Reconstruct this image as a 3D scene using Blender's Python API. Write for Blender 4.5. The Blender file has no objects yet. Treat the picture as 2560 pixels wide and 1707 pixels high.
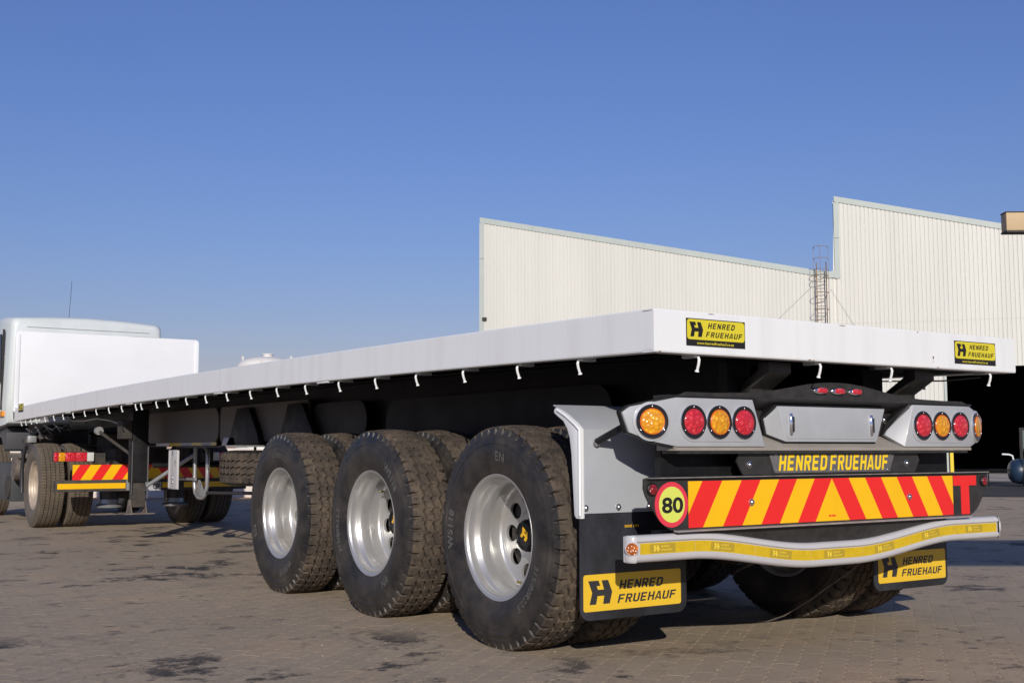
import bpy, bmesh, math, random
from mathutils import Vector, Matrix
random.seed(11)
sc = bpy.context.scene
PI = math.pi
rad = math.radians

# ------------------------------------------------------------------ camera, sky, sun, exposure
YAW, PITCH, ROLL = 0.5867, 0.0933, -0.0016
CAM = Vector((-4.3859, -3.6578, 0.9508))
d_ = Vector((math.sin(YAW)*math.cos(PITCH), math.cos(YAW)*math.cos(PITCH), math.sin(PITCH)))
r_ = Vector((math.cos(YAW), -math.sin(YAW), 0)); u_ = r_.cross(d_)
r2 = r_*math.cos(ROLL)+u_*math.sin(ROLL); u2 = -r_*math.sin(ROLL)+u_*math.cos(ROLL)
cd = bpy.data.cameras.new('camera'); cam = bpy.data.objects.new('camera', cd); sc.collection.objects.link(cam)
cd.sensor_width = 36; cd.lens = 40.97; cd.clip_start = 0.05; cd.clip_end = 3000
cam.matrix_world = Matrix(((r2.x, u2.x, -d_.x, CAM.x), (r2.y, u2.y, -d_.y, CAM.y), (r2.z, u2.z, -d_.z, CAM.z), (0, 0, 0, 1)))
sc.camera = cam
SUN_EL, SUN_AZ = 21.0, 32.5           # elevation; heading of the light from +Y towards +X
wd = bpy.data.worlds.new('World'); sc.world = wd; wd.use_nodes = True
wn = wd.node_tree.nodes; wl = wd.node_tree.links
bg = wn['Background']; sky = wn.new('ShaderNodeTexSky'); sky.sky_type = 'NISHITA'; sky.sun_disc = False
sky.sun_elevation = rad(SUN_EL); sky.sun_rotation = rad(SUN_AZ+180)
sky.altitude = 1500; sky.air_density = 2.0; sky.dust_density = 0.3; sky.ozone_density = 8.0
tint = wn.new('ShaderNodeMix'); tint.data_type = 'RGBA'; tint.blend_type = 'MULTIPLY'; tint.inputs[0].default_value = 1.0; tint.inputs[7].default_value = (1.02, .835, 1.15, 1)
wl.new(sky.outputs[0], tint.inputs[6]); wl.new(tint.outputs[2], bg.inputs[0]); bg.inputs[1].default_value = 0.085
sl = bpy.data.lights.new('sun', 'SUN'); so = bpy.data.objects.new('sun', sl); sc.collection.objects.link(so)
sl.energy = 3.9; sl.angle = rad(0.53); sl.color = (1.0, 0.93, 0.83)
sd = Vector((math.sin(rad(SUN_AZ))*math.cos(rad(SUN_EL)), math.cos(rad(SUN_AZ))*math.cos(rad(SUN_EL)), -math.sin(rad(SUN_EL))))
so.rotation_euler = sd.to_track_quat('-Z', 'Y').to_euler()
vs = sc.view_settings; vs.view_transform = 'Standard'; vs.look = 'None'; vs.exposure = 0.0; vs.gamma = 1.0; vs.use_curve_mapping = False

# ------------------------------------------------------------------ helpers
COL = sc.collection
class MB:
    def __init__(s): s.v = []; s.f = []; s.m = []
    def add(s, V, F, mi=0):
        o = len(s.v); s.v += [tuple(p) for p in V]
        for f in F: s.f.append(tuple(i+o for i in f)); s.m.append(mi)
        return s
    def box(s, x0, x1, y0, y1, z0, z1, mi=0):
        V = [(x, y, z) for z in (z0, z1) for y in (y0, y1) for x in (x0, x1)]
        return s.add(V, [(0, 2, 3, 1), (4, 5, 7, 6), (0, 1, 5, 4), (2, 6, 7, 3), (0, 4, 6, 2), (1, 3, 7, 5)], mi)
    def prism(s, poly, ax, a, b, mi=0, capmi=None):
        n = len(poly)
        def P(p, t): return (t, p[0], p[1]) if ax == 0 else ((p[0], t, p[1]) if ax == 1 else (p[0], p[1], t))
        s.add([P(p, a) for p in poly]+[P(p, b) for p in poly],
              [(i, (i+1) % n, n+(i+1) % n, n+i) for i in range(n)], mi)
        o = len(s.v)-2*n
        s.f.append(tuple(range(o, o+n))); s.m.append(mi if capmi is None else capmi)
        s.f.append(tuple(range(o+2*n-1, o+n-1, -1))); s.m.append(mi)
        return s
    def tube(s, path, r, n=10, mi=0, caps=True):
        P = [Vector(p) for p in path]; R = r if isinstance(r, (list, tuple)) else [r]*len(P)
        rings = []; up = None
        for i, p in enumerate(P):
            t = (P[min(i+1, len(P)-1)]-P[max(i-1, 0)]).normalized()
            if up is None:
                up = t.orthogonal().normalized()
            up = (up-t*up.dot(t)).normalized(); w = t.cross(up)
            rings.append([p+up*(math.cos(2*PI*k/n)*R[i])+w*(math.sin(2*PI*k/n)*R[i]) for k in range(n)])
        V = [q for g in rings for q in g]; F = []
        for i in range(len(P)-1):
            for k in range(n): F.append((i*n+k, i*n+(k+1) % n, (i+1)*n+(k+1) % n, (i+1)*n+k))
        if caps: F.append(tuple(range(n-1, -1, -1))); F.append(tuple(range((len(P)-1)*n, len(P)*n)))
        return s.add(V, F, mi)
    def lathe(s, prof, ax='x', n=48, c=(0, 0, 0), mi=0, closed=False, mis=None):
        V = []; m = len(prof)
        for k in range(n):
            t = 2*PI*k/n; co, si = math.cos(t), math.sin(t)
            for a, r in prof:
                if ax == 'x': q = (a, r*co, r*si)
                elif ax == 'y': q = (r*co, a, r*si)
                else: q = (r*co, r*si, a)
                V.append((q[0]+c[0], q[1]+c[1], q[2]+c[2]))
        o = len(s.v); s.v += V
        for k in range(n):
            for i in range(m-1 if not closed else m):
                j = (i+1) % m
                s.f.append((o+k*m+i, o+k*m+j, o+((k+1) % n)*m+j, o+((k+1) % n)*m+i)); s.m.append(mis[i] if mis else mi)
        return s
    def mirror_x(s):
        s.v = [(-x, y, z) for x, y, z in s.v]; s.f = [tuple(reversed(f)) for f in s.f]; return s
    def mesh(s, name, mats, smooth=None, bevel=0, seg=2, flat=False):
        me = bpy.data.meshes.new(name); me.from_pydata(s.v, [], s.f)
        if not isinstance(mats, (list, tuple)): mats = [mats]
        for m in mats: me.materials.append(m)
        me.polygons.foreach_set('material_index', s.m)
        bm = bmesh.new(); bm.from_mesh(me)
        if not flat: bmesh.ops.recalc_face_normals(bm, faces=bm.faces)
        if bevel:
            es = [e for e in bm.edges if len(e.link_faces) == 2 and e.calc_face_angle(0) > 0.5]
            bmesh.ops.bevel(bm, geom=es, offset=bevel, segments=seg, affect='EDGES', profile=0.6, clamp_overlap=True)
        bm.to_mesh(me); bm.free()
        if smooth is None and bevel: smooth = 35
        if smooth is not None:
            me.polygons.foreach_set('use_smooth', [True]*len(me.polygons)); me.set_sharp_from_angle(angle=rad(smooth))
        me.update(); return me
    def build(s, name, mats, parent=None, smooth=None, bevel=0, seg=2, flat=False):
        return link(name, s.mesh(name, mats, smooth, bevel, seg, flat), parent)
def link(name, me, parent=None, local=False):
    o = bpy.data.objects.new(name, me); COL.objects.link(o)
    if parent is not None:
        o.parent = parent
        if not local and parent.get('_base') is not None:
            o.matrix_parent_inverse = Matrix.Translation(-Vector(parent['_base']))
    return o
def thing(name, label, cat, loc, group=None):
    o = bpy.data.objects.new(name, None); COL.objects.link(o); o.location = loc; o.empty_display_size = 0.2
    o['label'] = label; o['category'] = cat; o['_base'] = list(loc)
    if group: o['group'] = group
    return o
def tag(o, label, cat, group=None):
    o['label'] = label; o['category'] = cat
    if group: o['group'] = group
    return o
def struct(o): o['kind'] = 'structure'; return o
def copy_tree(o, parent=None):
    c = o.copy(); COL.objects.link(c)
    if parent is not None: c.parent = parent
    for ch in o.children: copy_tree(ch, c)
    return c
def rrect(x0, x1, z0, z1, r, n=5):
    P = []
    for cx, cz, a0 in ((x1-r, z1-r, 0), (x0+r, z1-r, 90), (x0+r, z0+r, 180), (x1-r, z0+r, 270)):
        for k in range(n+1):
            a = rad(a0+90*k/n); P.append((cx+r*math.cos(a), cz+r*math.sin(a)))
    return P
# ------------------------------------------------------------------ materials
def nodes_of(name):
    m = bpy.data.materials.new(name); m.use_nodes = True; nt = m.node_tree
    return m, nt, nt.nodes['Principled BSDF']
def M(name, col, rough=0.5, metal=0.0, var=0.0, vs_=4.0, col2=None, bump=0.0, bs=60.0, coat=0.0, stretch=None, thr=None, rvar=0.0, spec=None, trans=0.0):
    m, nt, b = nodes_of(name); N = nt.nodes; L = nt.links
    c = (col[0], col[1], col[2], 1)
    b.inputs['Base Color'].default_value = c; b.inputs['Roughness'].default_value = rough; b.inputs['Metallic'].default_value = metal
    b.inputs['Coat Weight'].default_value = coat; b.inputs['Coat Roughness'].default_value = 0.08
    if spec is not None: b.inputs['Specular IOR Level'].default_value = spec
    if trans: b.inputs['Transmission Weight'].default_value = trans
    if var or bump or col2 or rvar:
        tc = N.new('ShaderNodeNewGeometry'); mp = N.new('ShaderNodeMapping'); L.new(tc.outputs['Position'], mp.inputs[0])
        if stretch: mp.inputs['Scale'].default_value = stretch
        nz = N.new('ShaderNodeTexNoise'); nz.inputs['Scale'].default_value = vs_; nz.inputs['Detail'].default_value = 7; nz.inputs['Roughness'].default_value = 0.62
        L.new(mp.outputs[0], nz.inputs['Vector'])
    if var or col2:
        cr = N.new('ShaderNodeValToRGB'); lo, hi = thr or (0.3, 0.7)
        cr.color_ramp.elements[0].position = lo; cr.color_ramp.elements[1].position = hi
        if col2: cr.color_ramp.elements[0].color = c; cr.color_ramp.elements[1].color = (*col2, 1)
        else:
            cr.color_ramp.elements[0].color = (*[x*(1-var) for x in col], 1); cr.color_ramp.elements[1].color = (*[min(1, x*(1+var)) for x in col], 1)
        L.new(nz.outputs[0], cr.inputs[0]); L.new(cr.outputs[0], b.inputs['Base Color'])
    if rvar:
        mr = N.new('ShaderNodeMapRange'); mr.inputs[1].default_value = 0.3; mr.inputs[2].default_value = 0.7
        mr.inputs[3].default_value = max(0.02, rough-rvar); mr.inputs[4].default_value = min(1, rough+rvar)
        L.new(nz.outputs[0], mr.inputs[0]); L.new(mr.outputs[0], b.inputs['Roughness'])
    if bump:
        n2 = N.new('ShaderNodeTexNoise'); n2.inputs['Scale'].default_value = bs; n2.inputs['Detail'].default_value = 5; L.new(mp.outputs[0], n2.inputs['Vector'])
        bp = N.new('ShaderNodeBump'); bp.inputs['Strength'].default_value = bump; bp.inputs['Distance'].default_value = 0.01
        L.new(n2.outputs[0], bp.inputs['Height']); L.new(bp.outputs[0], b.inputs['Normal'])
    return m
WHITE = M('white_paint', (.785, .80, .81), .32, col2=(.70, .705, .70), thr=(.46, .80), vs_=9, stretch=(1, 1, .10), bump=.035, bs=9, coat=.25, rvar=.08)
WHITE2 = M('white_headboard', (.80, .81, .82), .4, var=.03, vs_=1.5)
CABW = M('cab_white', (.60, .64, .63), .35, var=.07, vs_=2.5, stretch=(1, 1, .3), coat=.3)
GREY = M('grey_paint', (.40, .42, .45), .38, var=.05, vs_=4, coat=.25, rvar=.08)
SILVER = M('silver_plastic', (.375, .39, .41), .36, var=.05, vs_=9, coat=.25, rvar=.06)
BLACK = M('black_paint', (.009, .009, .010), .5, var=.4, vs_=8, rvar=.12, spec=.3)
BLACKG = M('black_chassis', (.006, .006, .008), .5, rvar=.08, vs_=3, spec=.22)
DARKM = M('dark_plate', (.030, .028, .027), .42, var=.35, vs_=14, bump=.05, bs=90, rvar=.1)
RUST = M('worn_chassis', (.05, .042, .036), .75, var=.45, vs_=12, bump=.3, bs=40)
DUSTM = M('dusty_metal', (.14, .115, .095), .8, var=.4, vs_=9, bump=.2, bs=50)
FLAP = M('mudflap_rubber', (.018, .019, .022), .40, col2=(.040, .044, .056), vs_=5, thr=(.42, .75), stretch=(1, 1, .7), rvar=.12)
GALV = M('galvanised', (.42, .43, .44), .42, metal=.6, var=.15, vs_=18)
CHROME = M('chrome', (.85, .85, .87), .09, metal=1)
BEZEL = M('black_chrome', (.035, .033, .036), .14, metal=.5)
BOLT = M('zinc_bolt', (.72, .72, .74), .22, metal=1)
RED = M('reflective_red', (.80, .022, .020), .38, var=.05, vs_=3, coat=.2)
YEL = M('reflective_yellow', (.90, .50, .004), .38, var=.05, vs_=3, coat=.2)
SYEL = M('sign_yellow', (.78, .50, .03), .35, var=.03, coat=.2)
STYEL = M('sticker_yellow', (.68, .58, .03), .4, var=.02)
LIME = M('lime_disc', (.66, .72, .12), .4)
PINK = M('disc_rim_red', (.72, .045, .075), .4)
INK = M('black_print', (.014, .012, .011), .5)
INKF = M('flap_print', (.032, .032, .033), .5)
TAPE = M('amber_tape', (.62, .42, .012), .30, var=.10, vs_=30, coat=.4)
TAPED = M('tape_logo_ground', (.42, .30, .03), .35)
TAPEL = M('tape_logo_print', (.80, .58, .05), .35)
NAMEP = M('name_plate_grey', (.13, .125, .13), .45, var=.15, vs_=20)
STEEL = M('rim_silver', (.50, .495, .485), .34, metal=.6, col2=(.40, .34, .27), vs_=4.0, thr=(.55, .85), coat=.1)
STEELD = M('rim_dusty', (.46, .38, .30), .5, metal=.3, var=.25, vs_=9)
CREAM = M('corrugated_cream', (.615, .61, .56), .5, var=.05, vs_=.9, stretch=(1, 1, .10))
FLASH = M('flashing_green_grey', (.43, .475, .445), .5, var=.05, vs_=2)
LADR = M('ladder_rust', (.24, .135, .075), .7, var=.4, vs_=8)
LADG = M('ladder_galv', (.26, .20, .16), .6, var=.2, vs_=8)
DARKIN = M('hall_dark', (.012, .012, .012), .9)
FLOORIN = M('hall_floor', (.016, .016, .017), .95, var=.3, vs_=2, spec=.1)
BEIGE = M('beige_beam', (.50, .36, .20), .6, var=.05)
BLUEP = M('blue_paint', (.016, .034, .066), .4, var=.2, vs_=5)
GLASS = M('window_glass', (.10, .14, .13), .08, coat=.5)
DGLASS = M('cab_glass', (.02, .02, .022), .06, coat=.5)
BOUNCE = M('bounce_tone_panel', (.10, .088, .078), .5, var=.12, vs_=5)  # beige puts light bounced off the ground into the black web's colour
ORANGE = M('orange_stripe', (.75, .28, .02), .45)
WALLW = M('white_wall', (.66, .60, .54), .8, var=.12, vs_=2, bump=.2)
TANKW = M('tank_white', (.70, .68, .64), .45, col2=(.44, .35, .25), vs_=3.0, thr=(.55, .85))
YPOST = M('yellow_post', (.72, .55, .02), .5)
BRASS = M('brass', (.55, .42, .16), .3, metal=1)
RUBBERHOSE = M('hose', (.03, .03, .035), .45)
WIRE = M('wire_grey', (.30, .30, .28), .7)
def lens_mat(name, col, dark, sc_=260):
    m, nt, b = nodes_of(name); N = nt.nodes; L = nt.links
    tc = N.new('ShaderNodeNewGeometry')
    v = N.new('ShaderNodeTexVoronoi'); v.inputs['Scale'].default_value = sc_*.18; L.new(tc.outputs['Position'], v.inputs['Vector'])
    cr = N.new('ShaderNodeValToRGB'); cr.color_ramp.elements[0].color = (*col, 1); cr.color_ramp.elements[1].color = (*dark, 1)
    cr.color_ramp.elements[0].position = .05; cr.color_ramp.elements[1].position = .75
    mxx = N.new('ShaderNodeMath'); mxx.operation = 'MULTIPLY_ADD'; sep = N.new('ShaderNodeSeparateColor'); L.new(v.outputs['Color'], sep.inputs[0])
    mxx.inputs[1].default_value = .55; L.new(sep.outputs[0], mxx.inputs[0]); L.new(v.outputs['Distance'], mxx.inputs[2])
    L.new(mxx.outputs[0], cr.inputs[0]); L.new(cr.outputs[0], b.inputs['Base Color'])
    bp = N.new('ShaderNodeBump'); bp.inputs['Strength'].default_value = .9; bp.inputs['Distance'].default_value = .006
    L.new(v.outputs['Distance'], bp.inputs['Height']); L.new(bp.outputs[0], b.inputs['Normal'])
    b.inputs['Roughness'].default_value = .22; b.inputs['Coat Weight'].default_value = 1; b.inputs['Coat Roughness'].default_value = .03
    return m
LAMBER = lens_mat('amber_lens', (.98, .58, .02), (.68, .27, .004), 330)
LRED = lens_mat('red_lens', (.92, .09, .11), (.55, .014, .03), 330)
LRED2 = lens_mat('dark_red_reflector', (.40, .008, .012), (.20, .004, .008), 500)
LORG = lens_mat('orange_reflector', (.75, .20, .01), (.30, .07, .004), 400)
AMBRIM = M('amber_rim', (.80, .17, .01), .25, coat=1)
REDRIM = M('red_rim', (.55, .03, .05), .25, coat=1)
LCLEAR = M('clear_lens', (.62, .62, .60), .2, coat=1)
def tread_mat(name, c1, c2, c3, black):
    m, nt, b = nodes_of(name); N = nt.nodes; L = nt.links
    tc = N.new('ShaderNodeTexCoord')
    n1 = N.new('ShaderNodeTexNoise'); n1.inputs['Scale'].default_value = 5.5; n1.inputs['Detail'].default_value = 8; n1.inputs['Roughness'].default_value = .7
    n2 = N.new('ShaderNodeTexNoise'); n2.inputs['Scale'].default_value = 45; n2.inputs['Detail'].default_value = 4
    L.new(tc.outputs['Object'], n1.inputs['Vector']); L.new(tc.outputs['Object'], n2.inputs['Vector'])
    cr = N.new('ShaderNodeValToRGB'); e = cr.color_ramp.elements; e[0].position = .33; e[0].color = (*c1, 1); e[1].position = .66; e[1].color = (*c3, 1)
    x = e.new(.5); x.color = (*c2, 1)
    L.new(n1.outputs[0], cr.inputs[0])
    mx = N.new('ShaderNodeMix'); mx.data_type = 'RGBA'; mx.inputs[7].default_value = (*black, 1)
    mr = N.new('ShaderNodeMapRange'); mr.inputs[1].default_value = .52; mr.inputs[2].default_value = .68; mr.inputs[4].default_value = .75
    L.new(n2.outputs[0], mr.inputs[0]); L.new(mr.outputs[0], mx.inputs[0]); L.new(cr.outputs[0], mx.inputs[6]); L.new(mx.outputs[2], b.inputs['Base Color'])
    b.inputs['Roughness'].default_value = .85; b.inputs['Specular IOR Level'].default_value = .25
    bp = N.new('ShaderNodeBump'); bp.inputs['Strength'].default_value = .35; bp.inputs['Distance'].default_value = .004
    n3 = N.new('ShaderNodeTexNoise'); n3.inputs['Scale'].default_value = 130; n3.inputs['Detail'].default_value = 3; L.new(tc.outputs['Object'], n3.inputs['Vector'])
    L.new(n3.outputs[0], bp.inputs['Height']); L.new(bp.outputs[0], b.inputs['Normal'])
    return m
TREAD = tread_mat('tread_dusty', (.034, .029, .026), (.088, .069, .053), (.140, .106, .076), (.024, .022, .021))
TREADT = tread_mat('tread_tractor', (.095, .076, .057), (.13, .104, .078), (.165, .132, .098), (.08, .064, .05))
def side_mat(name, base, dust):
    m, nt, b = nodes_of(name); N = nt.nodes; L = nt.links
    tc = N.new('ShaderNodeTexCoord')
    n1 = N.new('ShaderNodeTexNoise'); n1.inputs['Scale'].default_value = 6; n1.inputs['Detail'].default_value = 7; n1.inputs['Roughness'].default_value = .7
    L.new(tc.outputs['Object'], n1.inputs['Vector'])
    cr = N.new('ShaderNodeValToRGB'); cr.color_ramp.elements[0].position = .38; cr.color_ramp.elements[1].position = .85
    cr.color_ramp.elements[0].color = (*base, 1); cr.color_ramp.elements[1].color = (*dust, 1)
    L.new(n1.outputs[0], cr.inputs[0]); L.new(cr.outputs[0], b.inputs['Base Color'])
    mr = N.new('ShaderNodeMapRange'); mr.inputs[1].default_value = .3; mr.inputs[2].default_value = .75; mr.inputs[3].default_value = .38; mr.inputs[4].default_value = .68
    L.new(n1.outputs[0], mr.inputs[0]); L.new(mr.outputs[0], b.inputs['Roughness'])
    return m
SIDEW = side_mat('tyre_sidewall', (.0135, .0132, .0138), (.085, .070, .056))
SIDET = side_mat('tyre_sidewall_dusty', (.09, .075, .06), (.17, .135, .10))
TLET = M('tyre_raised_letters', (.105, .10, .095), .65)
# ground materials
def ground_mat(name, base, base2, joint=None):
    m, nt, b = nodes_of(name); N = nt.nodes; L = nt.links
    ge = N.new('ShaderNodeNewGeometry'); oi = N.new('ShaderNodeObjectInfo')
    def noise(scale, det=6, ro=.6, off=(0, 0, 0), st=(1, 1, 1)):
        mp = N.new('ShaderNodeMapping'); mp.inputs['Location'].default_value = off; mp.inputs['Scale'].default_value = st
        L.new(ge.outputs['Position'], mp.inputs[0])
        n = N.new('ShaderNodeTexNoise'); n.inputs['Scale'].default_value = scale; n.inputs['Detail'].default_value = det; n.inputs['Roughness'].default_value = ro
        L.new(mp.outputs[0], n.inputs['Vector']); return n.outputs[0]
    def ramp(src, a, b_, ca, cb):
        cr = N.new('ShaderNodeValToRGB'); cr.color_ramp.elements[0].position = a; cr.color_ramp.elements[1].position = b_
        cr.color_ramp.elements[0].color = (*ca, 1); cr.color_ramp.elements[1].color = (*cb, 1); L.new(src, cr.inputs[0]); return cr.outputs[0]
    def mix(fac, a, b_, mode='MIX'):
        x = N.new('ShaderNodeMix'); x.data_type = 'RGBA'; x.blend_type = mode
        if hasattr(fac, 'links'): L.new(fac, x.inputs[0])
        else: x.inputs[0].default_value = fac
        L.new(a, x.inputs[6])
        if isinstance(b_, tuple): x.inputs[7].default_value = (*b_, 1)
        else: L.new(b_, x.inputs[7])
        return x.outputs[2]
    c = ramp(noise(.55, 6, .6), .32, .68, base, base2)
    # dusty, pinkish tint in drifts
    c = mix(ramp(noise(1.7, 6, .6, (9, 2, 0)), .48, .78, (0, 0, 0), (.55,)*3), c, (base2[0]*1.16, base2[1]*1.03, base2[2]*.90))
    # each block its own tone
    ad = N.new('ShaderNodeMath'); ad.operation = 'ADD'; L.new(oi.outputs['Random'], ad.inputs[0]); L.new(ge.outputs['Random Per Island'], ad.inputs[1])
    fr = N.new('ShaderNodeMath'); fr.operation = 'FRACT'; L.new(ad.outputs[0], fr.inputs[0])
    if joint is None: c = mix(.75, c, ramp(fr.outputs[0], 0, 1, (.92, .92, .93), (1.05, 1.045, 1.04)), 'MULTIPLY')
    # grit
    c = mix(.55, c, ramp(noise(55, 5, .7), .3, .7, (.68, .68, .68), (1.25, 1.22, 1.2)), 'MULTIPLY')
    # oil stains, small drips and large patches
    s1 = noise(1.5, 9, .74, (3.1, 7.7, 0)); s2 = noise(.35, 2, .5, (5, 1, 0))
    mm = N.new('ShaderNodeMath'); mm.operation = 'MULTIPLY'
    L.new(ramp(s1, .545, .592, (0, 0, 0), (1, 1, 1)), mm.inputs[0]); L.new(ramp(s2, .42, .54, (0, 0, 0), (1, 1, 1)), mm.inputs[1])
    c = mix(mm.outputs[0], c, (.068, .060, .052))
    s3 = noise(7.5, 4, .55, (1, 3, 0))
    m3 = N.new('ShaderNodeMath'); m3.operation = 'MULTIPLY'; L.new(ramp(s3, .595, .665, (0, 0, 0), (.8, .8, .8)), m3.inputs[0]); L.new(ramp(noise(.8, 2, .5, (2, 2, 0)), .40, .6, (.15,)*3, (1, 1, 1)), m3.inputs[1])
    c = mix(m3.outputs[0], c, (.10, .088, .074))
    # pale scuffs
    s4 = noise(16, 3, .5, (4, 4, 0)); c = mix(ramp(s4, .70, .76, (0, 0, 0), (.7, .7, .7)), c, (.36, .32, .27))
    L.new(c, b.inputs['Base Color']); b.inputs['Roughness'].default_value = .86; b.inputs['Specular IOR Level'].default_value = .28
    bp = N.new('ShaderNodeBump'); bp.inputs['Strength'].default_value = .55; bp.inputs['Distance'].default_value = .006
    L.new(noise(70, 6, .7), bp.inputs['Height']); L.new(bp.outputs[0], b.inputs['Normal'])
    return m
GROUND = ground_mat('paved_ground', (.350, .284, .205), (.405, .326, .234), joint=True)
PAVER = ground_mat('paver_block', (.350, .284, .205), (.405, .326, .234))
DIRT = M('earth', (.34, .20, .115), .95, var=.25, vs_=1.2, bump=.4, bs=8)
APRON = M('concrete_apron', (.30, .27, .235), .9, var=.15, vs_=.6)
DARKGND = M('dark_ground', (.045, .043, .044), .9, var=.25, vs_=.8, spec=.2)

# ------------------------------------------------------------------ lettering and the emblem
_tc = {}
def text_geo(s, bold=0.0, shear=0.0, space=1.0):
    k = (s, bold, shear, space)
    if k in _tc: return _tc[k]
    cu = bpy.data.curves.new('t', 'FONT'); cu.body = s; cu.size = 1; cu.offset = bold; cu.shear = shear; cu.space_character = space
    cu.resolution_u = 4
    o = bpy.data.objects.new('t', cu); COL.objects.link(o)
    dg = bpy.context.evaluated_depsgraph_get(); me = bpy.data.meshes.new_from_object(o.evaluated_get(dg))
    V = [(v.co.x, v.co.y) for v in me.vertices]; F = [tuple(p.vertices) for p in me.polygons]
    bpy.data.objects.remove(o); bpy.data.curves.remove(cu); bpy.data.meshes.remove(me)
    x0 = min(v[0] for v in V); x1 = max(v[0] for v in V); y0 = min(v[1] for v in V); y1 = max(v[1] for v in V)
    V = [((x-x0)/(x1-x0), (y-y0)/(y1-y0)) for x, y in V]
    _tc[k] = (V, F); return V, F
def text_on(name, s, parent, mat, x0, x1, z0, z1, y, bold=.03, shear=0.0, face='y', space=1.0):
    V, F = text_geo(s, bold, shear, space); mb = MB()
    if face == 'y': P = [(x0+(x1-x0)*a, y, z0+(z1-z0)*b) for a, b in V]
    else: P = [(y, x0+(x1-x0)*a, z0+(z1-z0)*b) for a, b in V]
    mb.add(P, F); return mb.build(name, mat, parent, flat=True)
# heavy block capitals, each drawn in a unit cell (no overlapping pieces)
def _arc(cx, cy, rx, ry, a0, a1, n=5): return [(cx+rx*math.cos(rad(a0+(a1-a0)*k/n)), cy+ry*math.sin(rad(a0+(a1-a0)*k/n))) for k in range(n+1)]
def _strip(o, i): return [[o[k], o[k+1], i[k+1], i[k]] for k in range(len(o)-1)]
_t = .29; _v = .19
def _q(x0, x1, z0, z1): return [(x0, z0), (x1, z0), (x1, z1), (x0, z1)]
GLY = {'H': [_q(0, _t, 0, 1), _q(1-_t, 1, 0, 1), _q(_t, 1-_t, .41, .60)],
 'E': [_q(0, _t, 0, 1), _q(_t, .92, 0, _v), _q(_t, .92, 1-_v, 1), _q(_t, .84, .41, .60)],
 'F': [_q(0, _t, 0, 1), _q(_t, .92, 1-_v, 1), _q(_t, .84, .40, .59)],
 'N': [_q(0, _t*.92, 0, 1), _q(1-_t*.92, 1, 0, 1), [(_t*.92, 1), (_t*.92, .56), (1-_t*.92, 0), (1-_t*.92, .44)]],
 'D': [_q(0, _t, 0, 1)]+_strip([(_t, 1), (.58, 1)]+_arc(.58, .70, .42, .30, 90, 0)[1:]+_arc(.58, .30, .42, .30, 0, -90)+[(_t, 0)], [(_t, 1-_v), (.54, 1-_v)]+_arc(.54, .66, .17, .15, 90, 0)[1:]+_arc(.54, .34, .17, .15, 0, -90)+[(_t, _v)]),
 'R': [_q(0, _t, 0, 1)]+_strip([(_t, 1), (.62, 1)]+_arc(.62, .80, .36, .20, 90, 0)[1:]+_arc(.62, .62, .36, .20, 0, -90)+[(_t, .42)], [(_t, .83), (.58, .83)]+_arc(.58, .755, .12, .075, 90, 0)[1:]+_arc(.58, .665, .12, .075, 0, -90)+[(_t, .59)])+[[(.42, .42), (.76, .42), (1.0, 0), (.69, 0)]],
 'U': _strip([(0, 1), (0, .26)]+_arc(.30, .26, .30, .26, 180, 270)[1:]+_arc(.70, .26, .30, .26, 270, 360)+[(1, 1)], [(_t, 1), (_t, .28)]+_arc(.40, .28, .11, .10, 180, 270)[1:]+_arc(.60, .28, .11, .10, 270, 360)+[(1-_t, 1)]),
 'A': [[(-.06, 0), (.22, 0), (.5, .80), (.5, 1), (.33, 1)], [(1.06, 0), (.78, 0), (.5, .80), (.5, 1), (.67, 1)], [(.305, .17), (.695, .17), (.638, .34), (.362, .34)]]}
_bc = {}
def block_geo(w, shear, gap=.22, cw=.62):
    V = []; F = []; x = 0
    for ch in w:
        for p in GLY[ch]:
            F.append(tuple(range(len(V), len(V)+len(p)))); V += [(x+a*cw+c*shear, c) for a, c in p]
        x += cw+gap*cw
    x0 = min(v[0] for v in V); x1 = max(v[0] for v in V)
    return [((a-x0)/(x1-x0), c) for a, c in V], F
def block_on(name, w, parent, mat, x0, x1, z0, z1, y, shear=.16, face='y', gap=.22):
    V, F = block_geo(w, shear, gap)
    P = [(x0+(x1-x0)*a, y, z0+(z1-z0)*c) if face == 'y' else (y, x0+(x1-x0)*a, z0+(z1-z0)*c) for a, c in V]
    mb = MB(); mb.add(P, F); return mb.build(name, mat, parent, flat=True)
LOGO = [(0, 1), (.554, 1), (.648, .775), (.453, .775), (.516, .61), (.849, .61), (.723, 1), (1.075, 1), (1.293, .49), (1.155, 0), (.795, 0), (.859, .35), (.495, .35), (.414, 0), (.067, 0), (.208, .50)]
def logo_on(name, parent, mat, x0, z0, h, y, wx=1.0, face='y', th=.0006):
    mb = MB(); P = [((x0+a*h*wx), z0+b*h) for a, b in LOGO]
    if face == 'y': mb.prism(P, 1, y-th, y)
    else: mb.prism(P, 0, y-th, y)
    return mb.build(name, mat, parent)

# ------------------------------------------------------------------ the setting: ground
g = MB(); ZG = -.0032
nx = 24
xs = [-700, -300, -120, -60, -30, -16, -8, -4, 0, 4, 8, 12, 16, 24, 32, 48, 80, 160, 400, 900]
g.add([(x, y, ZG) for y in xs for x in xs], [(j*len(xs)+i, j*len(xs)+i+1, (j+1)*len(xs)+i+1, (j+1)*len(xs)+i) for j in range(len(xs)-1) for i in range(len(xs)-1)])
ground = struct(g.build('ground', GROUND))
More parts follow.
